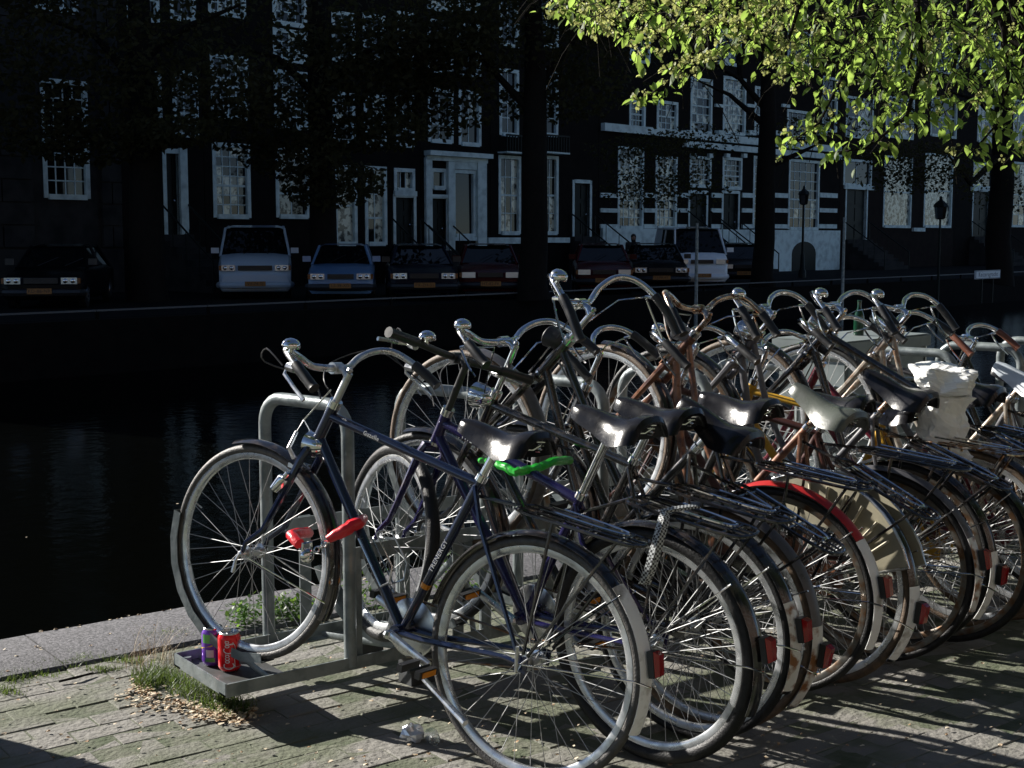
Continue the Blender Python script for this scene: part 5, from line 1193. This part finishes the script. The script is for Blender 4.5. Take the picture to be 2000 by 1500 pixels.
for p,kind in leafpts:
    c=p-CO; cz=c.dot(CF); px=1000+FPX*c.dot(CR)/cz; py=750-FPX*c.dot(CU)/cz
    if kind==0 and -20<py and (px<1085 or py>low(px)+8): continue
    seedp=.30 if px<1560 else .08
    sd_=rr.random()<seedp; az=rr.uniform(0,2*PI); el=rr.gauss(-.75,.35)
    d=Vector((cos(az)*cos(el),sin(az)*cos(el),sin(el))); up=Vector((rr.gauss(0,.35),rr.gauss(0,.35),1)); y_=up.cross(d).normalized(); z_=d.cross(y_)
    s=rr.uniform(.040,.076)*(1 if not sd_ else .8)
    Mx=Matrix(((d.x*s,y_.x*s,z_.x*s,p.x-10.3),(d.y*s,y_.y*s,z_.y*s,p.y-2.6),(d.z*s,y_.z*s,z_.z*s,p.z),(0,0,0,1)))
    vis=0<px<2000 and 0<py<400
    items.append((0 if vis else 1,cz,Mx,sd_))
items.sort(key=lambda t_:(t_[0],t_[1]))
ml,ms=MB(),MB()
for k,(v_,cz,Mx,sd_) in enumerate(items):
    if sd_:
        ms.add([Mx@Vector(v) for v in SG.v],SG.f)
    elif k<330 : link('leaf',LM_,tr,Mx)
    else: ml.add([Mx@Vector(v) for v in lv],lf)
stuff(twm.build('twigs',M['bark'],tr)); stuff(ml.build('leaves',M['leaf'],tr)); stuff(ms.build('seed_clusters',M['seed'],tr,smooth=False))
# quay elm outside the left edge, its trunk throws the shadow in the lower left corner
SP=G(-55,1528,0); sv=Vector((cos(SUN_AZ),sin(SUN_AZ),0)); tp=SP+sv*1.15
print('left trunk at',tp)

# the street and houses behind the camera (seen only in reflections and as shade)
def near_house(x0,x1,H,m,label):
    root=thing('canal_house',label,'house',None,'canal houses behind the viewer')
    mb=MB(); mb.span((x0,-34,0),(x1,-24,H)); mb.build('wall',M[m],root,smooth=False)
    n=int((x1-x0)/2.4)
    for i in range(n):
        for j in range(4):
            xx=x0+1.2+i*(x1-x0-1.2)/n; mb=MB(); mb.span((xx,-23.98,1.4+j*3.4),(xx+1.1,-23.9,3.6+j*3.4)); f=mb.build('window',M['whitewall'],root,smooth=False)
            mb=MB(); mb.span((xx+.1,-23.895,1.5+j*3.4),(xx+1.0,-23.89,3.5+j*3.4)); mb.build('pane',M['glass'],f,smooth=False)
    mb=MB(); mb.span((x0,-34,H+.01),(x1,-24,H+.3)); mb.build('cornice',M['whitewall'],root,smooth=False)
for k,(x0,x1,H,m) in enumerate([(-34,-22,15,'nearbrick'),(-21.9,-12,16,'nearbrick'),(-11.9,-4,14,'nearbrick'),(-3.9,6,16,'nearbrick'),(6.1,15,15,'nearbrick'),(15.1,26,16,'nearbrick'),(26.1,38,15,'nearbrick')]):
    near_house(x0,x1,H,m,['tall brick house far left behind the viewer','second brick house behind the viewer from the left','lower brick house left behind the viewer','tall brick house directly behind the viewer','brick house right behind the viewer','tall brick house on the right behind the viewer','brick house farthest right behind the viewer'][k])
for k,(x,y) in enumerate([(-14,-5),(-6,-6),(1.5,-6.5),(9,-6),(17,-5),(26,-4)]):
    r3=random.Random(50+k); root=thing('elm_tree','elm in the street row behind the viewer, number away from the sun varies','tree',Matrix.Translation((x,y,0)),'elms in the street row behind the viewer')
    root['label']=['elm behind the viewer, farthest left of the street row','elm behind the viewer, second from the left in the row','elm almost straight behind the viewer','elm behind the viewer, fourth from the left in the row','elm behind the viewer, fifth from the left in the row','elm behind the viewer, farthest right of the street row'][k]
    mb=MB(); mb.tube([(0,0,-.01),(0,0,2),(.1,.05,5),(0,.1,9)],[.4,.3,.25,.1],10); mb.build('trunk',M['bark'],root)
    stuff(leaf_cloud(3200,[((0,0,9),(4,3.6,3.6)),((-2,0,6.5),(2.4,2.6,1.8)),((2,0,7),(2.5,2.6,2))],.42,r3).build('crown',M['leafdark'],root,smooth=False))
# quay elm outside the left edge, its trunk throws the shadow in the lower left corner
root=thing('elm_tree','elm on the quay outside the left edge whose trunk shades the lower left corner','tree',Matrix.Translation((tp.x,tp.y,0)))
mb=MB(); mb.tube([(0,0,-.01),(0,0,.4),(.02,0,1.5),(.05,0,4),(0,0,9)],[.34,.27,.25,.23,.12],14); mb.build('trunk',M['bark'],root)
stuff(leaf_cloud(2500,[((-1.5,-1,9.5),(3,2.6,2.4))],.3,random.Random(77)).build('crown',M['leafdark'],root,smooth=False))

# specks drifting on the water
rr=random.Random(31); vs=[];fs=[]
for _ in range(26):
    x,y=rr.uniform(-2,9),QY+.3+rr.random()**1.6*9; s_=rr.uniform(.006,.016); k=len(vs); a=rr.uniform(0,6.28)
    for i in range(6): vs.append((x+s_*cos(a+i*PI/3),y+s_*.8*sin(a+i*PI/3),WZ+.004))
    fs.append(tuple(range(k,k+6)))
mb=MB(); mb.add(vs,fs); tag(mb.build('floating_seeds',M['petal'],None,smooth=False),'pale specks of elm seed drifting on the black canal water','litter',kind='stuff')
